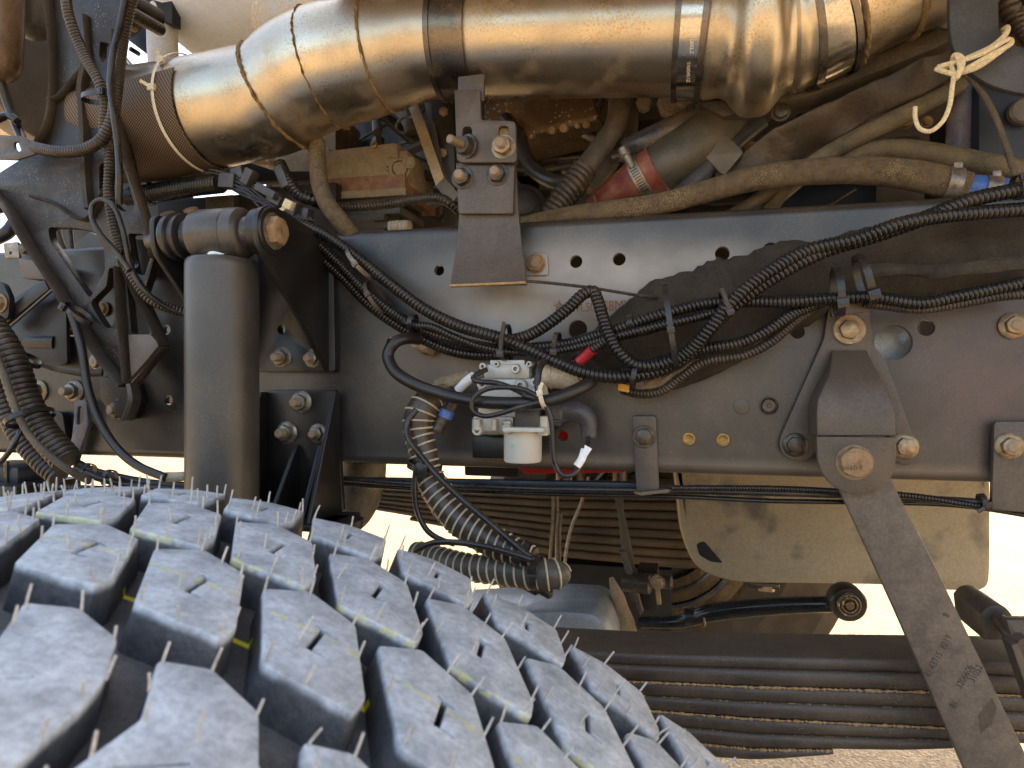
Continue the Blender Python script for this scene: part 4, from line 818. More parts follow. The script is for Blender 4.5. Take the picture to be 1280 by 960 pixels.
for pts, r, lab in (([(88, 574, -.08), (115, 588, -.07), (150, 597, -.06), (190, 604, -.05), (245, 608, -.04)], 5, 'upper black hose beneath the rail left of the shock'),
                    ([(92, 586, -.10), (125, 598, -.09), (160, 606, -.07), (200, 610, -.06), (245, 614, -.05)], 4.5, 'lower black hose beneath the rail left of the shock')): hose('black_hose', pts, r, M['rubber'], label=lab, cat='hose')
tie(110, 590, -.09, -80, 10, 0, label='tie round the two black hoses under the rail', dy=.01, group=None, head=False); tie(137, 598, -.08, -80, 10, 0, label='right-hand tie round the black hoses under the rail', dy=.01, group=None, head=False)
db = thing('dark_box', P(25, 600, 0), 'dark box with a strap at the lower left edge under the rail', 'box')
B().box(P(20, 590, .02), (.10, .08, .026), .006).build('lid', M['navy'], db); B().box(P(20, 618, .0), (.12, .1, .04), .004).build('body', M['black'], db); B().box(P(8, 590, -.021), (.006, .004, .03), .001).build('strap', M['blackbolt'], db)
cond([(50, 608, -.02), (90, 610, -.02), (140, 612, -.02), (250, 616, -.02)], 4, 'thin conduit just above the tyre at left', group=None)

# ------------------------------------------------------------------ air valve with its black hose
va = thing('air_valve', P(635, 510, -.02), 'pale cast air valve with a white round solenoid on the rail', 'valve')
def vb(x0, y0, x1, y1, d0, d1, m, nm, bev=.003):
    a, b_ = P(x0, y0, d0), P(x1, y1, d0); B().box(((a[0] + b_[0]) / 2, (d0 + d1) / 2, (a[2] + b_[2]) / 2), (abs(b_[0] - a[0]), abs(d1 - d0), abs(b_[2] - a[2])), bev).build(nm, M[m], va)
vb(596, 472, 676, 545, -.050, -.004, 'alu', 'valve_body', .006); vb(604, 455, 662, 474, -.052, -.01, 'alu', 'valve_cap', .004)
vb(612, 450, 656, 458, -.050, -.015, 'alu', 'cap_ridge', .002); vb(590, 520, 642, 541, -.058, -.008, 'alu', 'lower_flange', .004)
vb(643, 512, 674, 537, -.064, -.02, 'darkplastic', 'label_box', .002); vb(672, 520, 684, 545, -.060, -.02, 'whiteplastic', 'side_clip', .002)
vb(628, 534, 680, 541, -.074, -.012, 'whiteplastic', 'solenoid_collar', .002)
for (x, y, r, d) in ((603, 458, 5, -.056), (620, 455, 4, -.056), (644, 461, 6, -.060), (661, 455, 4, -.055), (596, 538, 7, -.066), (633, 536, 7, -.068), (602, 480, 7, -.056), (650, 482, 8, -.06), (668, 478, 6, -.058), (612, 505, 8, -.057)):
    q = P(x, y, d); rr_ = pxr(r, q); B().lathe(q + [0, .02, -rr_ * 0], (0, -1, 0), [(-.015, rr_), (.018, rr_), (.020, rr_ * .85), (.020, rr_ * .45), (.014, rr_ * .4)], 20).build('boss', M['alu'], va)
for (x, y, L_, r) in ((596, 530, 14, 6), (618, 530, 14, 4), (634, 532, 14, 6)):
    q = P(x, y - L_ / 2, -.062); B().lathe(q, (0, 0, -1), [(0, pxr(r * .6, q)), (.001, pxr(r, q)), (pxr(L_, q), pxr(r, q)), (pxr(L_ + 2, q), pxr(r * .6, q))], 16).build('screw_post', M['alu'], va)
q = P(653.5, 537, -.042); rr_ = pxr(24, q); B().lathe(q, (0, 0, -1), [(0, rr_ * 1.02), (.006, rr_), (pxr(38, q), rr_ * .98), (pxr(40, q), rr_ * .92), (pxr(40.5, q), rr_ * .3)], 44).build('solenoid', M['whiteplastic'], va)
text('A', 641, 557, -.0668, 6, M['green'], va, 20, name='green_mark')
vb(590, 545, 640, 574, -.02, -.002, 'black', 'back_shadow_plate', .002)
fl_ = hose('beige_filter', [(674, 468, -.035, 17), (690, 468, -.035, 17.5), (714, 470, -.035, 17), (726, 471, -.035, 16)], None, M['beige'], seg=30, label='beige round filter housing right of the air valve', cat='filter')
B().torus(P(690, 468, -.035), (1, 0, -.05), pxr(17.6, P(690, 468, -.035)), .0010).build('filter_rib', M['beige'], fl_)
el = thing('elbow_connector', P(720, 520, -.05), 'black elbow plug with a ribbed nut and blue seal right of the valve', 'connector')
q = P(684, 517, -.045)
b = B(); pr_ = []
b.lathe(q, (1, 0, 0), [(0, pxr(12, q)), (.001, pxr(14, q)), (.016, pxr(14, q)), (.018, pxr(12, q))], 28).build('coupling_nut', M['darkplastic'], el)
bq = B()
for k in range(18): 
    t = 2 * math.pi * k / 18; bq.box(q + [.0085, math.cos(t) * pxr(14, q), math.sin(t) * pxr(14, q)], (.014, .0016, .0016), .0003)
bq.build('grip_ribs', M['darkplastic'], el)
B().lathe(q + [.018, 0, 0], (1, 0, 0), [(0, pxr(10, q)), (.003, pxr(10, q))], 24).build('blue_seal', M['blue'], el)
hose('elbow', [(702, 516, -.045, 11), (714, 514, -.045, 13), (725, 515, -.045, 13.5), (733, 523, -.045, 12.5), (736, 533, -.045, 11), (736, 546, -.045, 10.5)], None, M['darkplastic'], el, seg=24, step=.002)
bh = hose('black_hose', [(524, 424, -.03), (508, 423, -.05), (494, 428, -.06), (485, 443, -.062), (492, 462, -.066), (512, 477, -.07), (545, 490, -.078), (590, 501, -.084), (640, 504, -.086), (685, 501, -.084), (715, 490, -.075), (737, 478, -.06), (750, 465, -.04)], 7.8, M['rubber'], seg=22, label='thick black rubber hose bowing out across the front of the valve', cat='hose')
ft = thing('hose_fitting', P(530, 427, -.02), 'sandy hexagonal hose fitting at the left end of the bowed hose', 'fitting')
B().lathe(P(540, 434, -.006), (-.6, -1, .35), [(0, .012), (.012, .012), (.014, .009)], 6).build('hex_nut', M['sandcast'], ft); B().lathe(P(535, 431, -.012), (-.7, -1, .35), [(0, .009), (.018, .009), (.019, .007)], 24).build('collar', M['beige'], ft)
ct = cab([(608, 462, -.06), (596, 468, -.07), (591, 474, -.075), (600, 477, -.078), (622, 479, -.078), (642, 486, -.082), (658, 494, -.094), (676, 499, -.1)], 3.4, 'cable dropping from the valve top to the cream tie')
cab([(676, 498, -.1), (655, 487, -.1), (630, 484, -.1), (607, 487, -.1), (592, 498, -.1), (590, 512, -.1), (603, 520, -.1), (625, 517, -.1), (650, 509, -.102), (676, 502, -.1)], 3.2, 'cable looped once round in front of the valve')
cab([(679, 503, -.1), (687, 516, -.1), (690, 535, -.1), (691, 560, -.1), (694, 580, -.1), (703, 594, -.1), (716, 593, -.098), (726, 580, -.09), (733, 562, -.08), (736, 546, -.05)], 3.4, 'cable hanging in a U from the cream tie up to the elbow plug')
cab([(674, 494, -.095), (672, 478, -.09), (674, 462, -.085), (680, 452, -.07)], 4.5, 'short black cable rising left of the beige filter')
tie(680, 496, -.092, 78, 15, -.35, label='cream tie holding the looped cable to the bowed hose', m='creamtie', dy=.016, group=None, bw=2.6, tail=(678, 478))
tg = hose('paper_tag', [(721, 583, -.094), (727, 574, -.092), (731, 562, -.088)], 5, M['tape'], sq=(.8, 1), seg=12, label='white paper tag wrapped on the U-shaped cable', cat='tag')
plate('tag_flap', [(731, 556), (740, 561), (732, 573), (727, 574)], -.094, .0006, M['tape'], tg, bev=.0001)
ws = hose('white_sleeve', [(573, 487, -.04, 6), (582, 478, -.045, 6), (592, 470, -.05, 6)], None, M['tape'], seg=14, label='white sleeve on the connector left of the valve', cat='sleeve')
hose('frayed_sleeve', [(548, 482, -.03, 9), (562, 478, -.035, 10), (578, 474, -.04, 8), (588, 468, -.04, 5)], None, M['sandcast'], step=.002, wob=.25, label='frayed sandy sleeve end left of the valve', cat='sleeve')

# ------------------------------------------------------------------ spiral wrapped hose hanging down
def spiral(nm, pts, lab, pitch=11, wire=1.3, m='rubber', wm='beige', slant=.0):
    t_ = thing(nm, P(*pts[len(pts) // 2][:3]), lab, 'spiral hose')
    pp = path(pts); a = catmull(pp, .003); B().sweep(a[:, :3], a[:, 3], 22).build('hose_core', M[m], t_)
    a = catmull(pp, .0007); s = np.r_[0, np.cumsum(np.linalg.norm(np.diff(a[:, :3], axis=0), axis=1))]; pm = pxr(pitch, pp[len(pp) // 2][:3])
    t = np.gradient(a[:, :3], axis=0); t /= np.linalg.norm(t, axis=1)[:, None]; u = np.array((0, -1.0, 0)); cs = []
    for i in range(len(a)):
        u = u - np.dot(u, t[i]) * t[i]; u /= np.linalg.norm(u); b_ = np.cross(t[i], u); an = 2 * math.pi * s[i] / pm
        cs.append(a[i, :3] + (u * math.cos(an) + b_ * math.sin(an)) * (a[i, 3] + .0004))
    B().sweep(cs, [pxr(wire, pp[0][:3])] * len(cs), 6).build('wire_spiral', M[wm], t_); return t_
s1 = spiral('spiral_hose', [(546, 492, -.045, 14.6), (534, 503, -.055, 17.9), (525, 518, -.06, 19.0), (523, 540, -.062, 17.9), (529, 565, -.064, 16.8), (534, 588, -.066, 16.8), (549, 618, -.07, 19.0), (572, 646, -.075, 20.2), (604, 670, -.08, 20.2), (640, 688, -.085, 16.8), (668, 698, -.09, 13.4)], 'dusty spiral-wrapped hose hanging from the valve towards the tyre', m='conduit_dusty')
s2 = spiral('spiral_hose', [(520, 690, -.03, 13), (545, 698, -.05, 15), (580, 708, -.07, 16), (620, 713, -.08, 17), (655, 717, -.085, 18), (680, 718, -.085, 19), (699, 718, -.08, 17), (704, 718, -.075, 12)], 'dusty spiral-wrapped hose lying level above the tyre, ending in a rounded bend', 12, m='greyduct')
ribbed('black_connector', [(560, 488, -.04), (566, 505, -.045), (556, 520, -.05), (544, 540, -.055)], 9, M['conduit_dusty'], pitch=9, depth=.1, label='black connector with a blue ring beside the top of the spiral hose', cat='connector')
hose('blue_ring', [(560, 513, -.052), (556, 522, -.053)], 9.5, M['blue'], label='blue ring on the connector beside the spiral hose', cat='ring')
cab([(521, 512, -.075), (510, 525, -.08), (509, 543, -.085), (520, 562, -.09), (534, 580, -.09), (552, 600, -.092), (582, 628, -.096), (614, 655, -.1), (645, 682, -.104), (668, 700, -.106)], 4.2, 'cable running down along the upper spiral hose')
cab([(520, 585, -.085), (518, 610, -.085), (522, 640, -.085), (534, 663, -.085), (550, 674, -.085), (568, 680, -.085)], 3.6, 'cable bowing left of the upper spiral hose')
cab([(520, 688, -.10), (540, 679, -.104), (570, 678, -.106), (610, 684, -.108), (640, 692, -.11), (665, 700, -.11)], 4, 'cable lying over the level spiral hose')
tie(531, 583, -.07, 15, 20, .3, label='black tie with a square head high on the spiral hose', dy=.022, group=None, bw=4, hs=1.4)
tie(652, 692, -.09, -60, 16, .0, label='black tie where the two spiral hoses come together', dy=.02, group=None, bw=4)
tie(672, 716, -.088, 88, 20, -.6, label='dark tie round the end bend of the level spiral hose', dy=.024, group=None, bw=4)
b = B()
for (x, y, r) in ((664, 733, 9), (680, 738, 8)): q = P(x, y, -.075); b.lathe(q, (.9, 0, -.5), [(-.012, pxr(r, q)), (.008, pxr(r * .8, q)), (.010, pxr(r * .4, q))], 18)
b.build('plug_ends', M['conduit_dusty'], label='two dusty plug ends under the spiral hose bend', cat='plug')

# ------------------------------------------------------------------ small hanger and hydraulic lines under the rail
sh_ = plate('small_hanger', rounded([(790, 520), (820, 520), (824, 616), (796, 616)], [5, 5, 2, 2]), -.012, .006, M['bracket'], label='small flat hanger tab bolted to the lower rail', cat='hanger')
bolt(805, 546, -.013, 11, sh_, 'head', 'blackbolt', 'washer')
B().bar(P(797, 616, -.02), P(832, 612, -.005), .004, .02, .001).build('hook_lip', M['bracket'], sh_)
rb_ = plate('right_hanger', rounded([(1243, 527), (1330, 527), (1330, 645), (1240, 637)], [6, 2, 2, 3]), -.014, .007, M['bracket'], label='flat hanger plate with a round zinc bolt at the right edge', cat='hanger')
bolt(1262, 558, -.016, 12, rb_, 'stud', 'zinc', 'flange', L=.4)
hose('brake_line', [(425, 598, .02), (520, 605, .015), (640, 610, .01), (790, 613, .0), (870, 614, -.0), (1000, 617, -.005), (1120, 622, -.005), (1225, 628, -.01), (1330, 640, -.01)], 4.2, M['cable'], label='upper black line running below the whole rail', cat='pipe')
hose('brake_line', [(425, 605, .03), (540, 612, .025), (700, 618, .02), (850, 621, .01), (960, 626, .01), (1080, 628, .005), (1200, 632, .0), (1330, 652, .0)], 3.0, M['conduit'], label='lower thin black line running below the whole rail', cat='pipe')
cond([(840, 610, -.006), (900, 610, -.008), (980, 611, -.01), (1060, 615, -.01), (1140, 620, -.012), (1232, 634, -.014)], 3.6, 'fine corrugated line under the right half of the rail', group=None, pitch=3.6)
fb = thing('flat_bar', P(600, 606, .03), 'flat black bar with a rough top edge under the middle of the rail', 'bar')
B().bar(P(428, 601, .03), P(800, 608, .03), .010, .012, .002).build('bar_body', M['navy'], fb)
tie(1228, 628, -.012, 80, 10, .2, label='black tie at the right end of the lines under the rail', group=None, dy=.008, tail=(1222, 640))

# ------------------------------------------------------------------ triangular bracket, hood plate and long link arm
tb = thing('triangle_bracket', P(1068, 500, -.02), 'dark triangular bracket with two splayed legs bolted to the rail', 'bracket')
plate('leg_plate', rounded([(1036, 384), (1087, 384), (1090, 424), (1088, 448), (1042, 448), (1024, 500), (1023, 560), (1010, 575), (992, 577), (976, 567), (974, 550), (1030, 424)], [3, 3, 3, 3, 3, 6, 8, 10, 10, 10, 10, 4]), -.010, .010, M['bracket'], tb)
plate('leg_plate', rounded([(1086, 415), (1092, 432), (1106, 448), (1147, 560), (1143, 580), (1126, 582), (1112, 570), (1112, 500), (1080, 440)], [2, 4, 6, 10, 10, 10, 4, 4, 2]), -.009, .009, M['bracket'], tb)
rows = [(1040, 438, 1084, -.016), (1039, 452, 1090, -.030), (1037, 468, 1099, -.046), (1030, 482, 1106, -.054), (1022, 500, 1114, -.060), (1021, 515, 1119, -.062), (1021, 545, 1120, -.062)]
V_ = []; 
for off in (0, .006):
    for (xl, y, xr, d) in rows:
        for xx in (xl, (xl + xr) / 2, xr): q = P(xx, y, d); V_.append(q + [0, off, 0])
n = len(rows); F = []
for i in range(n - 1):
    for j in range(2):
        F.append((3 * i + j, 3 * i + j + 1, 3 * i + j + 4, 3 * i + j + 3)); F.append(tuple(3 * n + k for k in (3 * i + j + 3, 3 * i + j + 4, 3 * i + j + 1, 3 * i + j)))
    for j in (0, 2): F.append((3 * i + j, 3 * i + j + 3, 3 * n + 3 * i + j + 3, 3 * n + 3 * i + j))
F += [(0, 1, 3 * n + 1, 3 * n), (1, 2, 3 * n + 2, 3 * n + 1)] + [(3 * n - 3 + j, 3 * n - 2 + j, 6 * n - 2 + j, 6 * n - 3 + j) for j in (0, 1)]
hd = B().add(V_, F).build('hood_plate', M['bracket'], tb, ang=50); sm = hd.modifiers.new('b', 'BEVEL'); sm.width = .001; sm.segments = 2; sm.limit_method = 'ANGLE'
for xa, xb, X in ((1040, 1022, 1), (1086, 1119, -1)):   # folded side walls of the hood
    b = B(); V_ = []
    for (xl, y, xr, d) in rows:
        q = P(xl if X == 1 else xr, y, d); V_ += [q + [.0012 * X, .003, 0], [q[0] + .0012 * X, -.011, q[2]], q + [.005 * X, .003, 0], [q[0] + .005 * X, -.011, q[2]]]
    F = []
    for i in range(n - 1): F += [(4 * i, 4 * i + 1, 4 * i + 5, 4 * i + 4), (4 * i + 2, 4 * i + 3, 4 * i + 7, 4 * i + 6), (4 * i, 4 * i + 2, 4 * i + 6, 4 * i + 4)]
    b.add(V_, F).build('hood_wall', M['bracket'], tb)
plate('eye_plate', rounded([(1021, 546), (1121, 547), (1120, 585), (1104, 612), (1070, 620), (1040, 609), (1022, 582)], [2, 2, 22, 26, 26, 26, 22]), -.069, .008, M['bracket'], tb)
q = P(1061, 412, -.010); B().lathe(q, (0, -1, 0), [(0, pxr(19, q)), (.002, pxr(19.5, q)), (.003, pxr(18, q)), (.003, .004)], 32).build('dish_washer', M['zinc'], tb)
bolt(1061, 412, -.013, 12.5, tb, 'head', 'zinc', None, rot=.2); bolt(994, 556, -.011, 11, tb, 'stud', 'blackbolt', 'flange', L=.35); bolt(1131, 558, -.010, 12, tb, 'stud', 'zinc', 'flange', L=.35)
q = P(1068, 578, -.0695); B().lathe(q, (0, -1, 0), [(0, pxr(22, q)), (.0008, pxr(22, q)), (.0008, .004)], 32).build('sand_ring', M['sandcast'], tb)
big = bolt(1068, 577, -.070, 20, tb, 'head', 'rustbolt', None, rot=.35)
text('10.9', 1070, 585, -.0830, 6, M['inkdark'], tb, 5, name='bolt_marking')
la = thing('link_arm', P(1150, 780, -.05), 'long flat brown link arm with stamped part numbers slanting down right', 'link arm')
plate('arm_plate', rounded([(1046, 604), (1068, 570), (1105, 575), (1120, 612), (1168, 705), (1275, 928), (1330, 1045), (1240, 1045), (1205, 960), (1120, 765)], [6, 10, 10, 6, 30, 4, 2, 2, 4, 30]), -.056, .010, M['arm'], la, bev=.0012)
def at(body, x, y, h): text(body, x, y, -.0564, h, M['inkdark'], la, 64.5, name='stamped_number', sx=.82)
at('81.43715  6019', 1173, 820, 8); at('81.', 1193, 880, 8); at('3206606', 1206, 846, 8); at('31052', 1220, 842, 8); at('8', 1183, 769, 8)
plate('scuff', [(1222, 895), (1240, 872), (1246, 885), (1240, 905), (1226, 918)], -.0562, .0002, M['spring'], la, bev=0)
# ------------------------------------------------------------------ engine bay behind the rail
eb = thing('engine_block', P(800, 240, .5), 'dark oily engine and gearbox mass filling the bay behind the rail', 'engine')
def ebx(x0, y0, x1, y1, d, th, m='greycast', nm='engine_casting', par=None, bev=.01):
    a, b_ = P(x0, y0, d), P(x1, y1, d); return B().box(((a[0] + b_[0]) / 2, d + th / 2, (a[2] + b_[2]) / 2), (abs(b_[0] - a[0]), th, abs(a[2] - b_[2])), bev).build(nm, M[m], par or eb)
ebx(415, 60, 1420, 420, .46, .4, 'darkengine', 'rear_block'); ebx(330, 225, 520, 400, .36, .3, 'darkengine', 'lower_block')
ebx(330, 55, 640, 190, .42, .12, 'navy', 'rear_casting')
ebx(512, 185, 585, 292, .26, .12, 'greycast', 'front_casting', bev=.012); ebx(640, 150, 760, 215, .34, .12, 'greycast', 'front_casting', bev=.02)
q = P(538, 221, .26); B().torus(q + [0, -.004, 0], (0, 1, 0), pxr(19, q), .006, 32).lathe(q, (0, -1, 0), [(0, pxr(12, q)), (.003, pxr(11, q)), (.003, .004)], 24).build('core_plug', M['greycast'], eb)
bolt(548, 263, .259, 9, eb, 'head', 'zincgrey', None)
q = P(680, 190, .30); B().lathe(q, (.2, -1, .1), [(0, pxr(34, q)), (.02, pxr(34, q)), (.022, pxr(25, q)), (.012, pxr(24, q)), (.012, .01)], 40).build('round_housing', M['greycast'], eb)
q = P(655, 258, .24); B().lathe(q, (.3, -1, .0), [(-.03, pxr(28, q)), (0, pxr(28, q)), (.002, pxr(22, q)), (.01, pxr(19, q)), (.012, pxr(14, q)), (.022, pxr(13, q)), (.024, pxr(8, q))], 32).build('sensor_boss', M['darkplastic'], eb)
ebx(600, 238, 780, 300, .33, .1, 'greycast', 'front_casting', bev=.02)
for (x0, y0, x1, y1, d, m) in ((770, 110, 830, 150, .25, 'darkengine'), (860, 180, 960, 260, .30, 'darkengine'), (1185, 150, 1290, 240, .22, 'darkengine'), (940, 225, 1100, 275, .2, 'navy'), (700, 215, 800, 270, .28, 'darkengine')):
    ebx(x0, y0, x1, y1, d, .1, m, 'side_casting', bev=.015)
for (x, y, r, d) in ((840, 118, 20, .12), (803, 120, 10, .13), (855, 112, 14, .11)):
    q = P(x, y, d); B().lathe(q + [0, .03, .0], (.05, -1, -.3), [(0, pxr(r, q)), (.04, pxr(r, q)), (.044, pxr(r * .8, q)), (.044, .003)], 8).build('cap', M['sandcast'], eb)
# compressor
cp = thing('air_compressor', P(455, 240, .12), 'sand-crusted air compressor head with an orange gasket and dark fins', 'compressor')
def bx(x0, y0, x1, y1, d, th, m, nm, par, bev=.004, sk=0):
    a, b_ = P(x0, y0, d), P(x1, y1, d); rot = Matrix.Rotation(sk, 4, 'Y') if sk else None
    return B().box(((a[0] + b_[0]) / 2, d + th / 2, (a[2] + b_[2]) / 2), (abs(b_[0] - a[0]), th, abs(a[2] - b_[2])), bev, rot).build(nm, M[m], par)
bx(404, 186, 498, 226, .10, .11, 'sandcast', 'cylinder_head', cp, .008, -.03); bx(403, 224, 506, 242, .096, .12, 'orange', 'gasket_band', cp, .002, .01)
bx(468, 190, 510, 232, .105, .10, 'sandcast', 'port_block', cp, .006)
bx(402, 241.5, 507, 243, .0945, .003, 'sandcast', 'gasket_edge', cp, .0005, .01)
for (x, y, r) in ((500, 211, 12), (487, 204, 8), (512, 203, 6)):
    q = P(x, y, .10); B().torus(q, (.3, -1, 0), pxr(r, q), .0022, 24).lathe(q, (.3, -1, 0), [(-.01, pxr(r * .8, q)), (.002, pxr(r * .7, q)), (.002, .002)], 16).build('port_boss', M['sandcast'], cp)
bx(412, 240, 500, 300, .12, .09, 'darkengine', 'crankcase', cp, .006)
for k, y in enumerate((247, 256, 265, 274, 283, 292)): bx(408, y - 2, 500 - (k % 2) * 20, y + 1.5, .105, .09, 'greycast', 'cooling_fin', cp, .001)
for y in (262, 280): bx(432, y - 4, 468, y + 4, .104, .01, 'greycast', 'name_plate', cp, .001)
hose('fitting_pipe', [(470, 138, .16, 6), (471, 156, .15, 6), (472, 166, .14, 6)], None, M['greycast'], cp, seg=18)
q = P(473, 178, .13); B().lathe(q + [0, 0, -.01], (0, 0, 1), [(-.014, .010), (.004, .010), (.006, .0085), (.016, .0085)], 6).build('union_nut', M['blackbolt'], cp)
bolt(468, 181, .10, 5, cp, 'head', 'zinc', None)
ribbed('fitting_ribbed', [(488, 285, .09), (500, 284, .09), (512, 284, .09)], 9, M['beige'], cp, pitch=5)
bx(342, 190, 412, 232, .19, .12, 'sandcast', 'side_housing', cp, .008); bx(340, 230, 412, 243, .186, .12, 'orange', 'side_gasket', cp, .002)
ebx(300, 150, 420, 195, .30, .1, 'rustpan', 'rear_rail')
hose('sand_hose', [(396, 178, .03), (397, 205, .02), (400, 232, .01), (410, 256, .0), (424, 275, .0), (438, 292, .01), (450, 312, .02)], 11, M['sandhose'], seg=20, wob=.03, label='sand-covered vertical hose left of the compressor', cat='hose')
cond([(380, 246, .03), (400, 256, .04), (430, 259, .06), (480, 256, .07), (520, 249, .06), (550, 248, .05), (562, 254, .05), (572, 262, .06)], 5.5, 'conduit crossing in front of the compressor fins to the hanger', group=None, m='conduit_dusty')
gp = thing('gold_strap', P(530, 180, .06), 'sand-gold strap bracket slanting down from the exhaust to the engine', 'strap')
B().bar(P(512, 118, .10), P(552, 232, .06), .014, .004, .001).build('strap_leg', M['brass'], gp); B().bar(P(534, 120, .12), P(552, 230, .065), .010, .004, .001).build('strap_leg', M['bracket'], gp)
B().bar(P(551, 228, .06), P(570, 250, .05), .016, .006, .001).build('strap_foot', M['greycast'], gp)
plate('upright', [(538, 118), (566, 118), (569, 240), (552, 240), (542, 180)], .10, .01, M['darkengine'], gp); bolt(554, 192, .098, 6, gp, 'head', 'rustbolt', None); bolt(555, 140, .098, 6, gp, 'head', 'rustbolt', None)
q = P(497, 148, .20); cl2 = B().lathe(q, (-.6, -1, .5), [(-.04, pxr(15, q)), (.03, pxr(15, q)), (.034, pxr(10, q))], 30).build('round_elbow', M['blackbolt'], label='black round elbow above the compressor', cat='elbow')
hose('grey_elbow', [(480, 128, .16), (500, 140, .15), (512, 152, .13), (516, 165, .13)], 10, M['greycast'], label='grey elbow pipe under the exhaust right of the compressor fitting', cat='pipe')
tb3 = B().torus(P(508, 156, .125), (.5, -.3, -1), .014, .002).build('pipe_clamp', M['zincgrey'], label='thin zinc clamp on the grey elbow under the exhaust', cat='clamp')
# rusty pan above
rp = thing('rusty_pan', P(680, 140, .14), 'rusty brown flat pan with drips directly under the straight exhaust', 'pan')
plate('pan_side', rounded([(604, 108), (736, 108), (749, 146), (742, 152), (652, 172), (606, 174)], 4), .12, .10, M['rustpan'], rp, bev=.004)
for (x, y, r) in ((690, 163, 5), (705, 160, 6), (722, 157, 4), (664, 170, 4), (733, 156, 5)):
    q = P(x, y, .116); B().lathe(q, (0, -1, -.4), [(-.01, pxr(r, q)), (.003, pxr(r * .9, q)), (.005, pxr(r * .4, q))], 9).build('pan_screw', M['rustbolt'], rp)
hose('steel_pipe', [(733, 150, .17, 22), (742, 160, .17, 20), (752, 150, .18, 16), (760, 130, .2, 14)], None, M['steel_dark'], label='dull steel pipe stub behind the curved oil pipe', cat='pipe')
# curved pipes
op = thing('curved_pipe', P(740, 190, .06), 'dusty grey-brown curved oil pipe ending in a ribbed boot', 'pipe')
hose('pipe_tube', [(775, 95, .10, 14), (774, 128, .09, 13.5), (770, 155, .08, 13.5), (755, 180, .07, 13.5), (738, 202, .06, 13.5), (722, 224, .05, 14)], None, M['rubber_dusty'], op, seg=26)
ribbed('ribbed_boot', [(730, 212, .05, 17), (718, 230, .045, 17.5), (702, 250, .04, 17), (688, 272, .035, 16.5), (678, 290, .03, 16)], None, M['conduit_dusty'], op, pitch=7, depth=.12, seg=26, duty=.4)
hose('black_pipe', [(632, 150, .12, 10), (648, 172, .10, 10), (656, 196, .09, 9.5), (670, 215, .08, 9.5), (690, 226, .07, 9.5), (714, 229, .065, 10)], None, M['rubber'], seg=22, label='smooth black pipe curving left of the ribbed boot', cat='pipe')
hose('pipe_second', [(786, 120, .14, 12), (784, 165, .13, 12), (765, 198, .12, 12), (742, 232, .12, 12)], None, M['rubber_dusty'], label='second dusty pipe half hidden behind the curved oil pipe', cat='pipe')
hose('black_coolant_hose', [(930, 118, .10, 11), (905, 130, .09, 12), (870, 144, .08, 13), (835, 162, .07, 14), (800, 180, .07, 15), (775, 190, .10, 15)], None, mat('bluish_black_hose', (.018, .020, .030), .3, 0, (.03, .032, .045), 20, .55, (.34, .25, .15), 30, .52, .35, .3, bump=.2), seg=24, label='bluish-black coolant hose slanting above the red silicone sleeve', cat='hose')
rsl = hose('red_silicone_sleeve', [(742, 262, .09, 17), (760, 250, .085, 20), (780, 238, .08, 24), (800, 226, .075, 29), (822, 212, .07, 30)], None, M['silicone'], seg=36, label='red silicone sleeve with a worm clamp beside the grey duct', cat='sleeve')
a_, b_ = P(760, 252, .085), P(822, 212, .07); d_ = (b_ - a_) / np.linalg.norm(b_ - a_)
for x, y, r in ((822, 212, 32), (751, 257, 18.5)):
    q = P(x, y, .072); B().torus(q, d_, pxr(r, q) - .002, .002, 40).build('sleeve_lip', M['silicone'], rsl)
wc = thing('worm_clamp', P(800, 226, .05), 'silver worm-drive clamp around the red silicone sleeve', 'clamp')
q = P(803, 224, .074); r_ = pxr(30.5, q)
B().lathe(q - d_ * .006, d_, [(0, r_), (0, r_ + .0012), (.013, r_ + .0012), (.013, r_)], 48, caps=False).build('clamp_band', M['zincgrey'], wc)
fr = np.array([0, -1.0, 0]); fr -= np.dot(fr, d_) * d_; fr /= np.linalg.norm(fr); sd_ = np.cross(d_, fr)
for k in range(9):
    an = -.2 + k * .11; e = fr * math.cos(an) + (-sd_ if sd_[2] > 0 else sd_) * math.sin(an); b = B(); b.bar(q - d_ * .004 + e * (r_ + .0016), q + d_ * .0045 + e * (r_ + .0016), .0012, .0008, .0002, nrm=e); b.build('clamp_notch', M['blackbolt'], wc)
e = fr * math.cos(.75) + (sd_ if sd_[2] > 0 else -sd_) * math.sin(.75); h = q + e * (r_ + .006)
B().lathe(h - sd_ * .014, sd_, [(0, .005), (.002, .0065), (.010, .0065), (.012, .005), (.028, .005), (.029, .003)], 16).build('worm_screw', M['zincgrey'], wc)
hose('grey_duct', [(808, 222, .075, 28), (838, 203, .07, 30), (872, 178, .08, 32), (905, 152, .10, 33), (960, 110, .14, 34)], None, M['greyduct'], seg=40, label='large grey-green air duct leaving the red sleeve up to the right', cat='duct')
hd2 = plate('duct_bracket', rounded([(880, 195), (905, 165), (930, 190), (905, 220)], 4), .06, .03, M['greyduct'], label='small dusty bracket block beside the grey-green duct', cat='bracket')
hose('dark_tube', [(850, 245, .06, 12), (880, 215, .07, 12), (920, 175, .09, 13), (950, 150, .1, 13)], None, M['darkplastic'], label='dark tube with a black bolt between duct and heat shield', cat='tube'); bolt(976, 140, .045, 9, eb, 'head', 'blackbolt', 'washer')
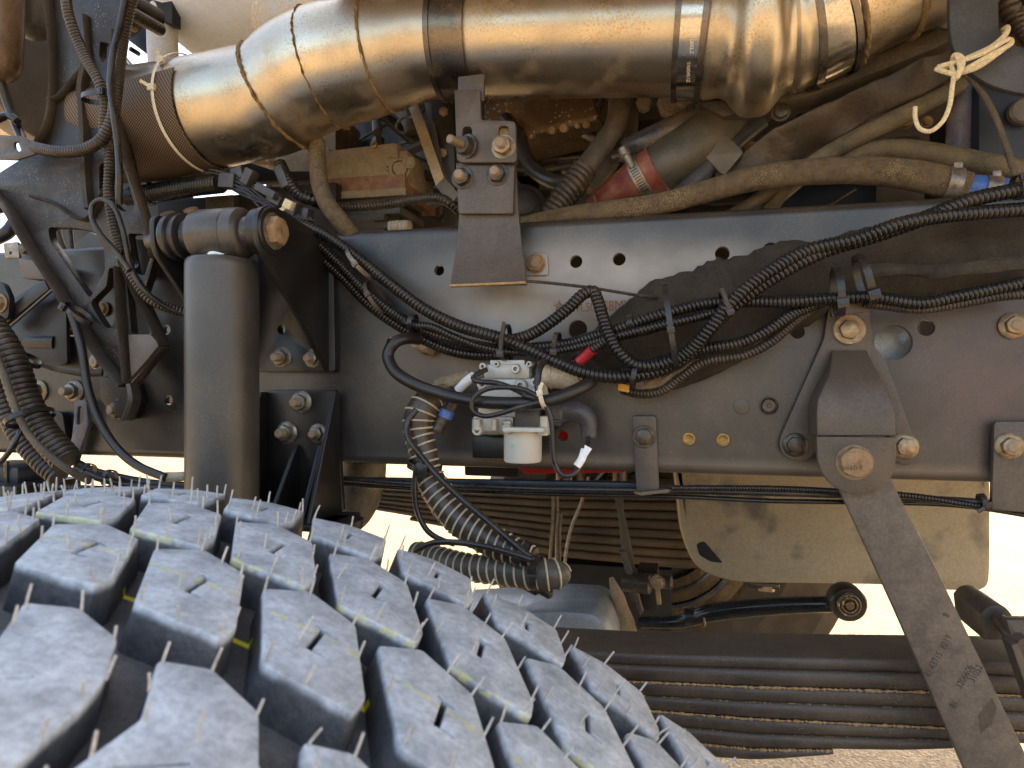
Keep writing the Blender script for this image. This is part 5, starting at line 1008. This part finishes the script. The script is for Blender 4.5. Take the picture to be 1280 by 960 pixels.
# dusty long hose
hose('long_sand_hose', [(560, 300, .06, 11), (640, 285, .035, 11), (700, 272, .025, 12), (760, 264, .02, 13), (820, 256, .02, 13.5), (880, 240, .02, 14), (940, 224, .02, 15), (1000, 216, .02, 16), (1060, 213, .02, 17), (1120, 216, .02, 18), (1175, 226, .02, 19), (1208, 235, .02, 19)], None, M['sandhose'], seg=30, wob=.02, label='long sand-covered hose running along the top edge of the rail', cat='hose')
bj = hose('blue_joint', [(1206, 234, .02, 16), (1230, 236, .02, 16), (1262, 240, .02, 16), (1320, 250, .02, 16)], None, M['blue'], seg=30, label='bright blue hose joint at the right end of the sandy hose', cat='hose joint')
for x, y, r in ((1190, 230, 20.5), (1238, 237, 17.5)):
    q = P(x, y, .02); B().lathe(q - [.007, 0, -.001], (1, 0, -.22), [(0, pxr(r, q)), (0, pxr(r, q) + .001), (.013, pxr(r, q) + .001), (.013, pxr(r, q))], 40, caps=False).box(q + [.002, -pxr(r, q) * .5, pxr(r, q) * .95], (.008, .006, .006), .001).build('hose_clamp', M['zincgrey'], bj)
bd = mat('braided_dusty_hose', (.10, .085, .05), .7, 0, (.05, .045, .035), 240, .6, (.34, .26, .14), 30, .46, .5, .6, (.04, .035, .025), 420, .8, 500)
hose('braided_hose', [(960, 262, .07, 10), (990, 225, .055, 10), (1030, 195, .05, 10), (1080, 168, .045, 11), (1140, 138, .045, 11), (1200, 105, .06, 11)], None, bd, seg=22, label='braided hose rising to the right above the sandy hose', cat='hose')
hose('braided_hose', [(1040, 215, .06, 10), (1075, 192, .055, 11), (1120, 186, .05, 12), (1180, 194, .05, 13), (1240, 206, .05, 13), (1320, 222, .05, 13)], None, bd, seg=22, label='braided hose arching right just above the blue joint', cat='hose')
for pts, r, lab in (([(905, 275, .07), (940, 255, .06), (985, 225, .06), (1010, 205, .07)], 9, 'brown hose stub left of the braided hoses'), ([(930, 280, .09), (970, 250, .09), (1000, 225, .1)], 8, 'dark hose stub deeper behind the sandy hose')):
    hose('hose_stub', pts, r, M['rubber_dusty'], label=lab, cat='hose')
# brown cloth heat shields and beam
def cloth(nm, outline, d0, tilt, m, lab, seed):
    o = plate(nm, outline, d0, .012, M[m], bev=.003, label=lab, cat='heat shield')
    bm = bmesh.new(); bm.from_mesh(o.data); bmesh.ops.triangulate(bm, faces=bm.faces[:])
    for _ in range(3): bmesh.ops.subdivide_edges(bm, edges=[e for e in bm.edges if e.calc_length() > .012], cuts=1); bmesh.ops.triangulate(bm, faces=bm.faces[:])
    from mathutils import noise as mn
    for v in bm.verts:
        p = v.co * 22 + Vector((seed, 0, 0)); v.co.y += mn.noise(p) * .014 + mn.noise(p * 2.7) * .005 + tilt * v.co.z
    bm.to_mesh(o.data); bm.free(); o.data.polygons.foreach_set('use_smooth', [True] * len(o.data.polygons)); o.data.set_sharp_from_angle(angle=R_(60)); return o
cloth('cloth_shield', [(886, 222), (915, 196), (968, 160), (1030, 132), (1090, 108), (1140, 86), (1192, 68), (1192, 98), (1150, 122), (1080, 152), (1030, 178), (985, 204), (930, 222)], .045, -.5, 'leather', 'dark brown cloth heat shield slanting across the upper right', 3)
cloth('cloth_shield', [(1010, 138), (1060, 118), (1120, 96), (1140, 84), (1160, 60), (1192, 50), (1192, 90), (1120, 118), (1060, 145), (1020, 160)], .075, -.3, 'leather', 'upper fold of brown cloth behind the big heat shield', 9)
tb4 = thing('tan_beam', P(1060, 80, .07), 'sand-brown channel beam slanting below the right end of the exhaust', 'beam')
plate('beam_face', [(870, 128), (985, 116), (1085, 74), (1175, 34), (1200, 22), (1200, 44), (1170, 60), (1100, 88), (1020, 118), (975, 128), (905, 146)], .05, .05, M['rubber_dusty'], tb4)
plate('beam_face', [(860, 110), (1000, 100), (1100, 60), (1200, 10), (1200, 26), (1090, 76), (980, 120), (890, 130)], .075, .04, M['sandhose'], tb4)
hose('strap_tail', [(1168, 30, .04, 7), (1180, 28, .03, 8), (1192, 32, .03, 6)], None, M['zincgrey'], wob=.2, label='frayed metal strap end beside the dark hook plate', cat='strap')
# hook plate, cord, struts at right
hk = plate('hook_plate', rounded([(1186, -60), (1248, -60), (1249, 34), (1258, 50), (1276, 59), (1330, 62), (1330, 122), (1276, 117), (1240, 108), (1208, 88), (1190, 58), (1187, 30)], [2, 2, 4, 10, 8, 2, 2, 14, 20, 20, 14, 10]), -.040, .008, M['hook'], label='smooth dark grey hook-shaped plate in the top right corner', cat='hook plate', bev=.0015)
ck = thing('knotted_rope', P(1210, 90, -.05), 'cream cord knotted round the dark hook plate with a hanging loop', 'cord')
def cd_(pts, r=3.2): hose('cord_strand', pts, r, M['cord'], ck, seg=10, step=.002)
cd_([(1172, 88, -.055), (1190, 80, -.056), (1215, 70, -.056), (1240, 58, -.058), (1256, 44, -.058), (1259, 34, -.045), (1250, 40, -.03)])
cd_([(1172, 84, -.060), (1200, 76, -.062), (1230, 66, -.062), (1254, 52, -.062), (1262, 50, -.05), (1262, 60, -.03)])
cd_([(1190, 96, -.055), (1215, 82, -.060), (1240, 68, -.063), (1262, 56, -.06), (1264, 50, -.045)])
cd_([(1198, 92, -.056), (1222, 84, -.06), (1248, 66, -.062), (1256, 60, -.05)])
cd_([(1170, 86, -.058), (1182, 90, -.064), (1196, 92, -.066), (1203, 82, -.066), (1201, 71, -.064), (1193, 69, -.06), (1191, 75, -.055)])
cd_([(1196, 70, -.064), (1200, 84, -.068), (1196, 98, -.066), (1192, 90, -.06)], 3)
cd_([(1188, 80, -.06), (1192, 92, -.064), (1190, 110, -.064), (1187, 132, -.062), (1178, 152, -.060), (1163, 164, -.058), (1150, 161, -.056), (1144, 147, -.054), (1144, 134, -.052)], 2.8)
hose('blue_strut', [(1208, 60, .075, 18), (1205, 130, .08, 18), (1198, 270, .085, 18)], None, M['bluegrey'], seg=30, label='dusty blue-grey tube standing behind the cream cord', cat='tube')
ps = thing('dark_reservoir', P(1255, 140, .08), 'dark blue-black housing with a grey round cap at the right edge', 'housing')
bx(1222, 95, 1330, 210, .05, .15, 'navy', 'housing_body', ps, .01); q = P(1277, 141, .045); B().lathe(q, (0, -1, 0), [(0, pxr(17, q)), (.006, pxr(16.5, q)), (.008, pxr(14, q))], 30).build('cap', M['greycast'], ps)
hose('cable_sheath', [(1203, 88, -.03), (1222, 108, -.03), (1240, 138, -.03), (1256, 178, -.035), (1268, 215, -.04), (1276, 232, -.05)], 4, M['rubber_dusty'], label='brown sheathed cable dropping from the cord knot to the conduits', cat='cable')
tie(1273, 234, -.06, 80, 14, -.6, label='dark tie at the right end of the thickest conduit', dy=.012, group=None)
for k, (x, y, r) in enumerate(((1262, 12, 13), (1275, 30, 10), (1250, 4, 7))):
    ribbed('dark_coil', [(x - 10, y - 20, .02), (x, y, .02), (x + 14, y + 22, .03)], r, M['conduit_dusty'], label=('fat dark coil in the top right corner', 'lower dark coil in the top right corner', 'small dark coil beside the hook plate')[k], cat='coil')
# wires and connectors left of the compressor, under the exhaust
wl = thing('wire_cluster', P(320, 240, .0), 'tangle of black plugs and thin wires between exhaust and damper eye', 'wiring plugs')
for (x, y, w_, h_, an, d) in ((287, 227, 22, 18, .1, -.005), (300, 218, 16, 15, -.3, .0), (312, 222, 12, 20, .5, -.01), (335, 240, 30, 10, .5, -.01), (346, 250, 20, 12, .5, .0), (322, 236, 40, 7, .35, .0), (366, 262, 16, 20, .3, .01), (380, 270, 18, 18, .2, .02), (355, 222, 12, 30, -.4, .02)):
    q = P(x, y, d); B().box(q, (pxr(w_, q), .016, pxr(h_, q)), .0015, Matrix.Rotation(an, 4, 'Y')).build('plug', M['darkplastic'], wl)
rn = random.Random(11)
for k in range(9):
    x0, y0 = 262 + rn.uniform(-6, 6), 214 + rn.uniform(-4, 14)
    hose('thin_wire', [(x0 - 60, y0 + 4 + rn.uniform(-3, 8), .03), (x0, y0, .01), (x0 + 40, y0 + 14 + rn.uniform(-6, 8), -.01), (x0 + 90, y0 + 42 + rn.uniform(-10, 14), .0), (x0 + 130, y0 + 60 + rn.uniform(-6, 14), .02)], 1.8, M['cable'], wl, seg=8)
cond([(160, 246, .05), (195, 241, .03), (235, 234, .02), (276, 229, .01)], 11, 'fat conduit under the left end of the exhaust', group=None, pitch=4.6)
tie(181, 240, .03, 80, 17, 0, label='black clip ring at the left end of the fat conduit under the exhaust', dy=.02, group=None, head=False)
cond([(350, 205, .03), (362, 228, .02), (376, 244, .02), (392, 250, .02), (404, 254, .03)], 7, 'short conduit bending down left of the sand-covered hose', group=None)
hose('pale_wire', [(190, 232, .04), (215, 222, .03), (245, 219, .02), (270, 222, .01)], 2.4, M['zincgrey'], seg=8, label='pale bare wire over the fat conduit under the exhaust', cat='wire')
yt = thing('yellow_clip', P(358, 262, -.02), 'small yellow-tan clip above the damper eye bolt', 'clip'); q = P(361, 256, -.02); B().box(q, (pxr(12, q), .008, pxr(11, q)), .001, Matrix.Rotation(.5, 4, 'Y')).build('clip_head', M['cord'], yt); B().bar(P(357, 259, -.02), P(342, 270, -.02), .005, .003, .0005).build('clip_tail', M['cord'], yt)
bxs = thing('rear_bracketry', P(250, 265, .1), 'dark bracketry with two rusty nuts behind the damper eye', 'bracket')
bx(196, 250, 300, 330, .09, .05, 'dark', 'rear_plate', bxs); bx(256, 245, 292, 268, .07, .03, 'rubber_dusty', 'rear_box', bxs)
bx(300, 236, 420, 345, .08, .04, 'darkengine', 'rear_plate', bxs)
bolt(211, 271, .02, 9, bxs, 'head', 'rustbolt', None, (0, -.6, 1)); bolt(240, 266, .02, 9, bxs, 'head', 'rustbolt', None, (0, -.6, 1))
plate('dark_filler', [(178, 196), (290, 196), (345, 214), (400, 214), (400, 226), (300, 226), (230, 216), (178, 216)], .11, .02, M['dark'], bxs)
bxl = thing('tapered_boss', P(216, 285, .0), 'small tapered grey boss behind the left end of the damper eye', 'boss')
q = P(205, 300, -.08); B().lathe(q, (1, .3, .2), [(-.02, .008), (.0, .011), (.03, .016)], 24).build('boss_cone', M['greycast'], bxl)

# ------------------------------------------------------------------ under the rail: springs, tank, rod, wheel
ls = thing('leaf_spring', P(1000, 860, 0), 'near stack of dark steel leaves with sandy edges at lower right', 'leaf spring')
YL = .005
def lerp(p, x): return float(np.interp(x, [a for a, _ in p], [b for _, b in p]))
bnd = [[(640, 776), (787, 782), (1000, 784), (1213, 785), (1340, 786)], [(640, 808), (787, 817), (1000, 822), (1213, 826), (1340, 829)], [(640, 822), (787, 833), (941, 838), (1213, 845), (1340, 850)],
       [(640, 842), (787, 852), (941, 859), (1213, 867), (1340, 873)], [(640, 860), (787, 870), (941, 879), (1213, 889), (1340, 896)], [(640, 876), (787, 887), (941, 899), (1213, 912), (1340, 920)],
       [(640, 893), (787, 905), (941, 919), (1213, 928), (1340, 935)], [(640, 908), (787, 921), (941, 937), (1190, 941)], [(640, 926), (787, 942), (941, 952), (1039, 948)]]
ends = [1340, 1340, 1340, 1340, 1340, 1340, 1192, 1042]
for i in range(1, 8):
    xs = np.linspace(660, ends[i], 26); b = B(); V_ = []
    yw = .076 - .004 * (i % 2); dy = YL + (.002 if i % 2 else 0)
    if i == 1: dy = YL + .003
    for x in xs:
        yt_, yb = lerp(bnd[i], x) + .7, lerp(bnd[i + 1], x) - .7
        if i >= 6 and x > ends[i] - 60: yb = yb - (x - ends[i] + 60) * .05
        T_, B__ = P(x, yt_, dy), P(x, yb, dy); hgt = T_[2] - B__[2]
        for k in range(9):
            t = math.pi * k / 8; V_.append((T_[0], dy + .0035 * (1 - math.sin(t)), (T_[2] + B__[2]) / 2 + hgt / 2 * math.cos(t)))
        V_.append((T_[0], dy + yw, B__[2])); V_.append((T_[0], dy + yw, T_[2]))
    n = 11; F = [(a * n + k, a * n + (k + 1) % n, (a + 1) * n + (k + 1) % n, (a + 1) * n + k) for a in range(25) for k in range(n)] + [tuple(range(n)), tuple(25 * n + k for k in range(n))]
    b.add(V_, F).build('leaf', M['spring'], ls)
    if i < 7:     # sand packed in the joint
        rn = random.Random(i + 40); cs, rd = [], []
        for x in np.linspace(690, min(ends[i], ends[i + 1]) - 2, 260): cs.append(P(x, lerp(bnd[i + 1], x) + rn.uniform(-.5, .5), dy + .0022)); rd.append(rn.uniform(.0003, .0017) * (1.2 if i > 1 else .7))
        B().sweep(cs, rd, 6).build('sand_seam', M['sanddirt'], ls)
sk = thing('spring_shackle', P(1260, 820, -.02), 'dark shackle with a slanted pin at the right end of the near spring', 'shackle')
plate('shackle_plate', rounded([(1226, 768), (1236, 757), (1256, 757), (1266, 770), (1266, 800), (1230, 800)], [3, 8, 8, 3, 2, 2]), -.0, .07, M['spring'], sk)
plate('shackle_plate', rounded([(1258, 775), (1330, 775), (1330, 880), (1285, 880), (1270, 815)], 3), -.05, .012, M['bracket'], sk)
hose('shackle_pin', [(1250, 776, -.01, 9), (1262, 790, -.035, 9), (1282, 806, -.06, 9)], None, M['spring'], sk)
B().bar(P(1262, 800, -.055), P(1290, 880, -.055), .006, .02, .001).build('shackle_edge', M['bracket'], sk)
# far spring
lf = thing('far_leaf_spring', P(670, 660, .82), 'far brown leaf spring in shade with stepped ends at its left', 'leaf spring')
def fy(k, x): return np.interp(x, [440, 560, 700, 850], [604 + 4.3 * k, 606 + 6.9 * k, 606 + 10.2 * k, 604 + 12 * k])
le = [425, 425, 425, 430, 435, 445, 462, 512, 560]
for k in range(9):
    xs = np.linspace(le[k], 880, 16); V_ = []; b = B(); dy = .80 + .004 * (k % 2)
    for x in xs:
        T_, B__ = P(x, fy(k, x) + .6, dy), P(x, fy(k + 1, x) - .8, dy); hg_ = T_[2] - B__[2]
        for j in range(7): t = math.pi * j / 6; V_.append((T_[0], dy + .006 * (1 - math.sin(t)), (T_[2] + B__[2]) / 2 + hg_ / 2 * math.cos(t)))
        V_.append((T_[0], dy + .085, B__[2])); V_.append((T_[0], dy + .085, T_[2]))
    n = 9; F = [(a * n + q_, a * n + (q_ + 1) % n, (a + 1) * n + (q_ + 1) % n, (a + 1) * n + q_) for a in range(15) for q_ in range(n)] + [tuple(range(n)), tuple(15 * n + q_ for q_ in range(n))]
    b.add(V_, F).build('leaf', M['spring2'], lf)
for pts, r, lab, m in (([(693, 600, .72), (694, 640, .72), (690, 705, .72)], 5, 'dark rod standing left of the silver wire before the far spring', 'blackbolt'),
                       ([(700, 640, .70), (698, 660, .70), (698, 705, .70)], 4, 'second thin rod close beside the dark rod at the far spring', 'blackbolt'),
                       ([(736, 596, .5), (728, 625, .5), (714, 660, .5), (707, 695, .5), (706, 730, .5)], 2.0, 'thin silver wire hanging before the far spring', 'zincgrey')):
    hose('thin_rod', pts, r, M[m], seg=10, label=lab, cat='rod')
plate('steel_strap', [(764, 600), (778, 600), (779, 640), (790, 690), (799, 752), (789, 752), (778, 700), (773, 648)], .60, .012, M['greycast'], label='grey steel strap slanting down right of the silver wire', cat='strap')
# frame cross parts in the dark
cm = thing('cross_member', P(760, 720, .7), 'black cross member and links in the shade above the near spring', 'cross member')
bx(640, 700, 840, 790, .86, .10, 'dark', 'dark_beam', cm); plate('link_bar', [(774, 690), (782, 690), (804, 765), (800, 770)], .55, .02, M['bracket'], cm)
bx(796, 715, 822, 765, .58, .08, 'black', 'pivot_box', cm); 
for (x, y, r, L_) in ((800, 728, 12, .05), (826, 726, 8, .02)):
    q = P(x, y, .56); B().lathe(q - [.03, 0, 0], (1, -.2, 0), [(0, pxr(r, q)), (.05, pxr(r, q)), (.052, pxr(r * .8, q))], 20).build('pivot_pin', M['blackbolt'], cm)
bolt(822, 728, .52, 7, cm, 'head', 'zinc', 'washer'); B().bar(P(820, 718, .52), P(824, 755, .52), .008, .01, .001).build('pivot_plate', M['brass'], cm)
ax_ = thing('axle_housing', P(730, 760, .35), 'silver-blue axle housing with blunt corners just above the near spring', 'axle housing')
a = rounded([(560, 770), (700, 763), (742, 766), (756, 778), (768, 805), (768, 900), (560, 900)], [2, 10, 10, 8, 4, 2, 2])
plate('housing_shell', a, .30, .16, M['silver'], ax_, bev=.012); hose('sand_spray', [(764, 722, .42, 3), (772, 745, .42, 8), (782, 790, .42, 14)], None, M['sandcast'], ax_, wob=.1)
# left: dusty round buffer
hose('round_buffer', [(455, 560, .16, 28), (452, 600, .15, 29), (444, 630, .14, 27), (434, 652, .13, 20), (428, 662, .12, 8)], None, mat('dusty_black_buffer', (.03, .028, .024), .5, 0, (.05, .045, .035), 12, .9, (.28, .21, .12), 18, .45, .4, .6, bump=.3), seg=30, label='dusty black round buffer behind the lower bracket', cat='buffer')
# red strip
plate('red_plate', [(636, 574), (788, 574), (780, 591), (656, 592)], .25, .02, M['red'], label='red painted plate peeking out below the middle of the rail', cat='plate')
plate('red_patch', [(690, 530), (720, 530), (720, 560), (690, 560)], .24, .01, M['red'], label='patch of the same red seen through the hole right of the valve', cat='plate')
bx2 = thing('dark_crossbox', P(610, 592, .3), 'dark box beam just below the rail left of the red plate', 'beam'); bx(580, 560, 648, 597, .28, .2, 'dark', 'beam_shell', bx2, .004)
for (x, d) in ((704, .4), (722, .42), (775, .40)): hose('drop_bracket', [(x, 560, d), (x, 604, d)], 9, M['blackbolt'], label=('black stub left of the silver wire under the red plate', 'black stub right behind the silver wire', 'black stub above the grey steel strap')[[704, 722, 775].index(x)], cat='stub')
# tank
tk = thing('dusty_tank', P(1040, 660, .40), 'sand-dusted rounded tank with scuffed dark patches under the rail', 'tank')
tm2 = mat('sand_dusted_scuffed_tank', (.34, .27, .17), .55, 0, (.42, .34, .22), 5, .6, (.50, .41, .27), 8, .5, 0, .25, (.10, .09, .08), 380, .15, 380)
N = tm2.node_tree.nodes; L = tm2.node_tree.links; pb = N['Principled BSDF']; bc = pb.inputs['Base Color'].links[0].from_socket
geo = N.new('ShaderNodeNewGeometry'); nz = N.new('ShaderNodeTexNoise'); nz.inputs['Scale'].default_value = 22; nz.inputs['Detail'].default_value = 7; L.new(geo.outputs['Position'], nz.inputs[0])
n2 = N.new('ShaderNodeTexNoise'); n2.inputs['Scale'].default_value = 7; L.new(geo.outputs['Position'], n2.inputs[0])
ad = N.new('ShaderNodeMath'); ad.operation = 'ADD'; L.new(nz.outputs[0], ad.inputs[0]); L.new(n2.outputs[0], ad.inputs[1])
mr = N.new('ShaderNodeMapRange'); mr.inputs[1].default_value = 1.06; mr.inputs[2].default_value = 1.25; mr.inputs[3].default_value = 0; mr.inputs[4].default_value = .75; L.new(ad.outputs[0], mr.inputs[0])
mx = N.new('ShaderNodeMix'); mx.data_type = 'RGBA'; L.new(mr.outputs[0], mx.inputs[0]); L.new(bc, mx.inputs[6]); mx.inputs[7].default_value = (.075, .075, .08, 1); L.new(mx.outputs[2], pb.inputs['Base Color'])
shp = rounded([(838, 560), (1240, 560), (1242, 620), (1242, 705), (1240, 741), (1190, 741), (1120, 734), (1040, 732), (920, 731), (870, 715), (850, 670)], [4, 4, 10, 20, 30, 20, 40, 40, 46, 40, 40], 8)
plate('tank_shell', shp, .42, .22, tm2, tk, bev=.014)
plate('dark_scuff', rounded([(870, 680), (880, 676), (892, 690), (904, 704), (888, 702), (874, 694)], 4), .4194, .0008, M['black'], tk, bev=0)
q = P(1188, 694, .43); o = B().lathe(q, (0, -1, 0), [(.0, pxr(40, q)), (.003, pxr(38, q)), (.006, pxr(24, q)), (.007, .004)], 40).build('end_dome', mat('bare_olive_patch', (.20, .165, .11), .5, 0, (.27, .22, .14), 9, .7, (.42, .34, .21), 12, .46, .2), tk)
bolt(958, 733, .47, 10, tk, 'head', 'zinc', None, (0, -.2, -1)); bx(936, 728, 975, 738, .46, .03, 'blackbolt', 'drain_boss', tk)
# torque rod
tr = thing('torque_rod', P(950, 760, .30), 'shiny black torque rod with a round rusty eye at its right end', 'torque rod')
hose('rod_bar', [(800, 778, .42, 7), (850, 777, .40, 8), (890, 766, .38, 11), (960, 758, .36, 11), (1030, 755, .34, 10), (1050, 755, .34, 10)], None, mat('gloss_black_rod', (.012, .012, .014), .18, 0, (.02, .02, .02), 10, .2, (.2, .16, .1), 20, .6, .2, bump=.02), tr, seg=24)
q = P(1061, 756, .30); B().lathe(q + [0, .032, 0], (.02, -1, 0), [(0, pxr(20, q)), (.003, pxr(22, q)), (.028, pxr(22, q)), (.032, pxr(20, q)), (.032, pxr(15, q)), (.028, pxr(14, q))], 40).build('eye_ring', M['black'], tr)
q = P(1061, 756, .30); B().torus(q + [0, -.003, 0], (.12, -1, 0), pxr(13, q), .002).torus(q + [0, -.004, 0], (.12, -1, 0), pxr(9, q), .0018).lathe(q, (.12, -1, 0), [(-.002, pxr(15, q)), (.002, pxr(7, q)), (.006, pxr(5, q)), (.006, .001)], 28).build('eye_bush', M['rustpan'], tr)
q = P(872, 772, .39); B().lathe(q - [.02, 0, 0], (1, 0, .1), [(0, pxr(10, q)), (.03, pxr(10, q)), (.03, pxr(8, q))], 24).torus(q + [.008, 0, 0], (1, 0, .1), pxr(10, q), .002).build('rod_collar', M['black'], tr)
B().torus(P(880, 770, .385), (1, 0, .1), pxr(10.5, q), .0018).build('rod_clip', M['zinc'], tr)
# far wheel
fw_ = thing('rear_truck_tyre', P(840, 670, 1.0), 'far-side wheel with shiny rim edges behind the tank', 'wheel')
q = P(826, 655, .98)
B().lathe(q, (0, 1, 0), [(-.06, pxr(62, q)), (-.06, pxr(112, q)), (-.05, pxr(118, q)), (-.045, pxr(114, q)), (-.02, pxr(110, q)), (.05, pxr(108, q))], 90, caps=False).build('rim_edge', mat('worn_dark_rim', (.16, .12, .07), .28, .8, (.10, .075, .045), 8, .5, (.3, .22, .12), 14, .52, 0), fw_)
B().lathe(q, (0, 1, 0), [(-.03, pxr(108, q)), (.0, pxr(70, q)), (.02, pxr(50, q)), (-.02, pxr(46, q)), (-.02, pxr(10, q))], 60).build('brake_drum', M['spring2'], fw_)
B().torus(q + [0, -.062, 0], (0, 1, 0), pxr(94, q), .009, 90).torus(q + [0, -.058, 0], (0, 1, 0), pxr(76, q), .007, 90).build('rim_ring', M['steel_dark'], fw_)
B().lathe(q, (0, 1, 0), [(-.05, pxr(118, q)), (-.09, pxr(150, q)), (-.08, pxr(200, q)), (-.04, pxr(222, q)), (.22, pxr(222, q)), (.26, pxr(200, q))], 90, caps=False).build('tyre_wall', M['spring2'], fw_)
# far side plate, fender and tank keep the far light out above the spring
fs_ = thing('far_frame_rail', P(700, 520, .78), 'far chassis rail hidden behind the near one', 'frame rail')
B().box((-.35, .80, 1.345), (2.7, .012, .27), .002).build('far_web', M['frame'], fs_)

rn = random.Random(21)
for k in range(34):          # wires, small pipes and bolts crossing the engine
    x, y = rn.choice([(rn.uniform(520, 800), rn.uniform(130, 270)), (rn.uniform(880, 1200), rn.uniform(110, 260)), (rn.uniform(500, 640), rn.uniform(130, 280))]); d = rn.uniform(.16, .34); an = rn.uniform(-.9, .5); Lh = rn.uniform(30, 80)
    pts = [(x - Lh * math.cos(an), y - Lh * math.sin(an), d), (x + rn.uniform(-12, 12), y + rn.uniform(-12, 12), d - .01), (x + Lh * math.cos(an), y + Lh * math.sin(an), d + rn.uniform(-.02, .03))]
    hose('engine_pipe' if k % 3 == 0 else 'engine_wire', pts, rn.uniform(5, 9) if k % 3 == 0 else rn.uniform(1.5, 3.5), M[rn.choice(['rubber_dusty', 'greycast', 'conduit_dusty', 'darkengine', 'blackbolt'])], eb, seg=12, step=.006)
for k in range(22):
    x, y = rn.choice([(rn.uniform(515, 790), rn.uniform(150, 280)), (rn.uniform(930, 1190), rn.uniform(120, 250))])
    bolt(x, y, rn.uniform(.24, .30), rn.uniform(4, 8), eb, 'head', rn.choice(['rustbolt', 'blackbolt', 'zincgrey']), 'washer', name='engine_bolt')
for k in range(16):
    x, y = rn.choice([(rn.uniform(515, 790), rn.uniform(150, 280)), (rn.uniform(930, 1190), rn.uniform(120, 250))]); w_, h_ = rn.uniform(12, 40), rn.uniform(10, 30)
    ebx(x, y, x + w_, y + h_, rn.uniform(.27, .33), .06, rn.choice(['greycast', 'darkengine', 'darkengine', 'rustpan']), 'engine_boss', bev=.005)
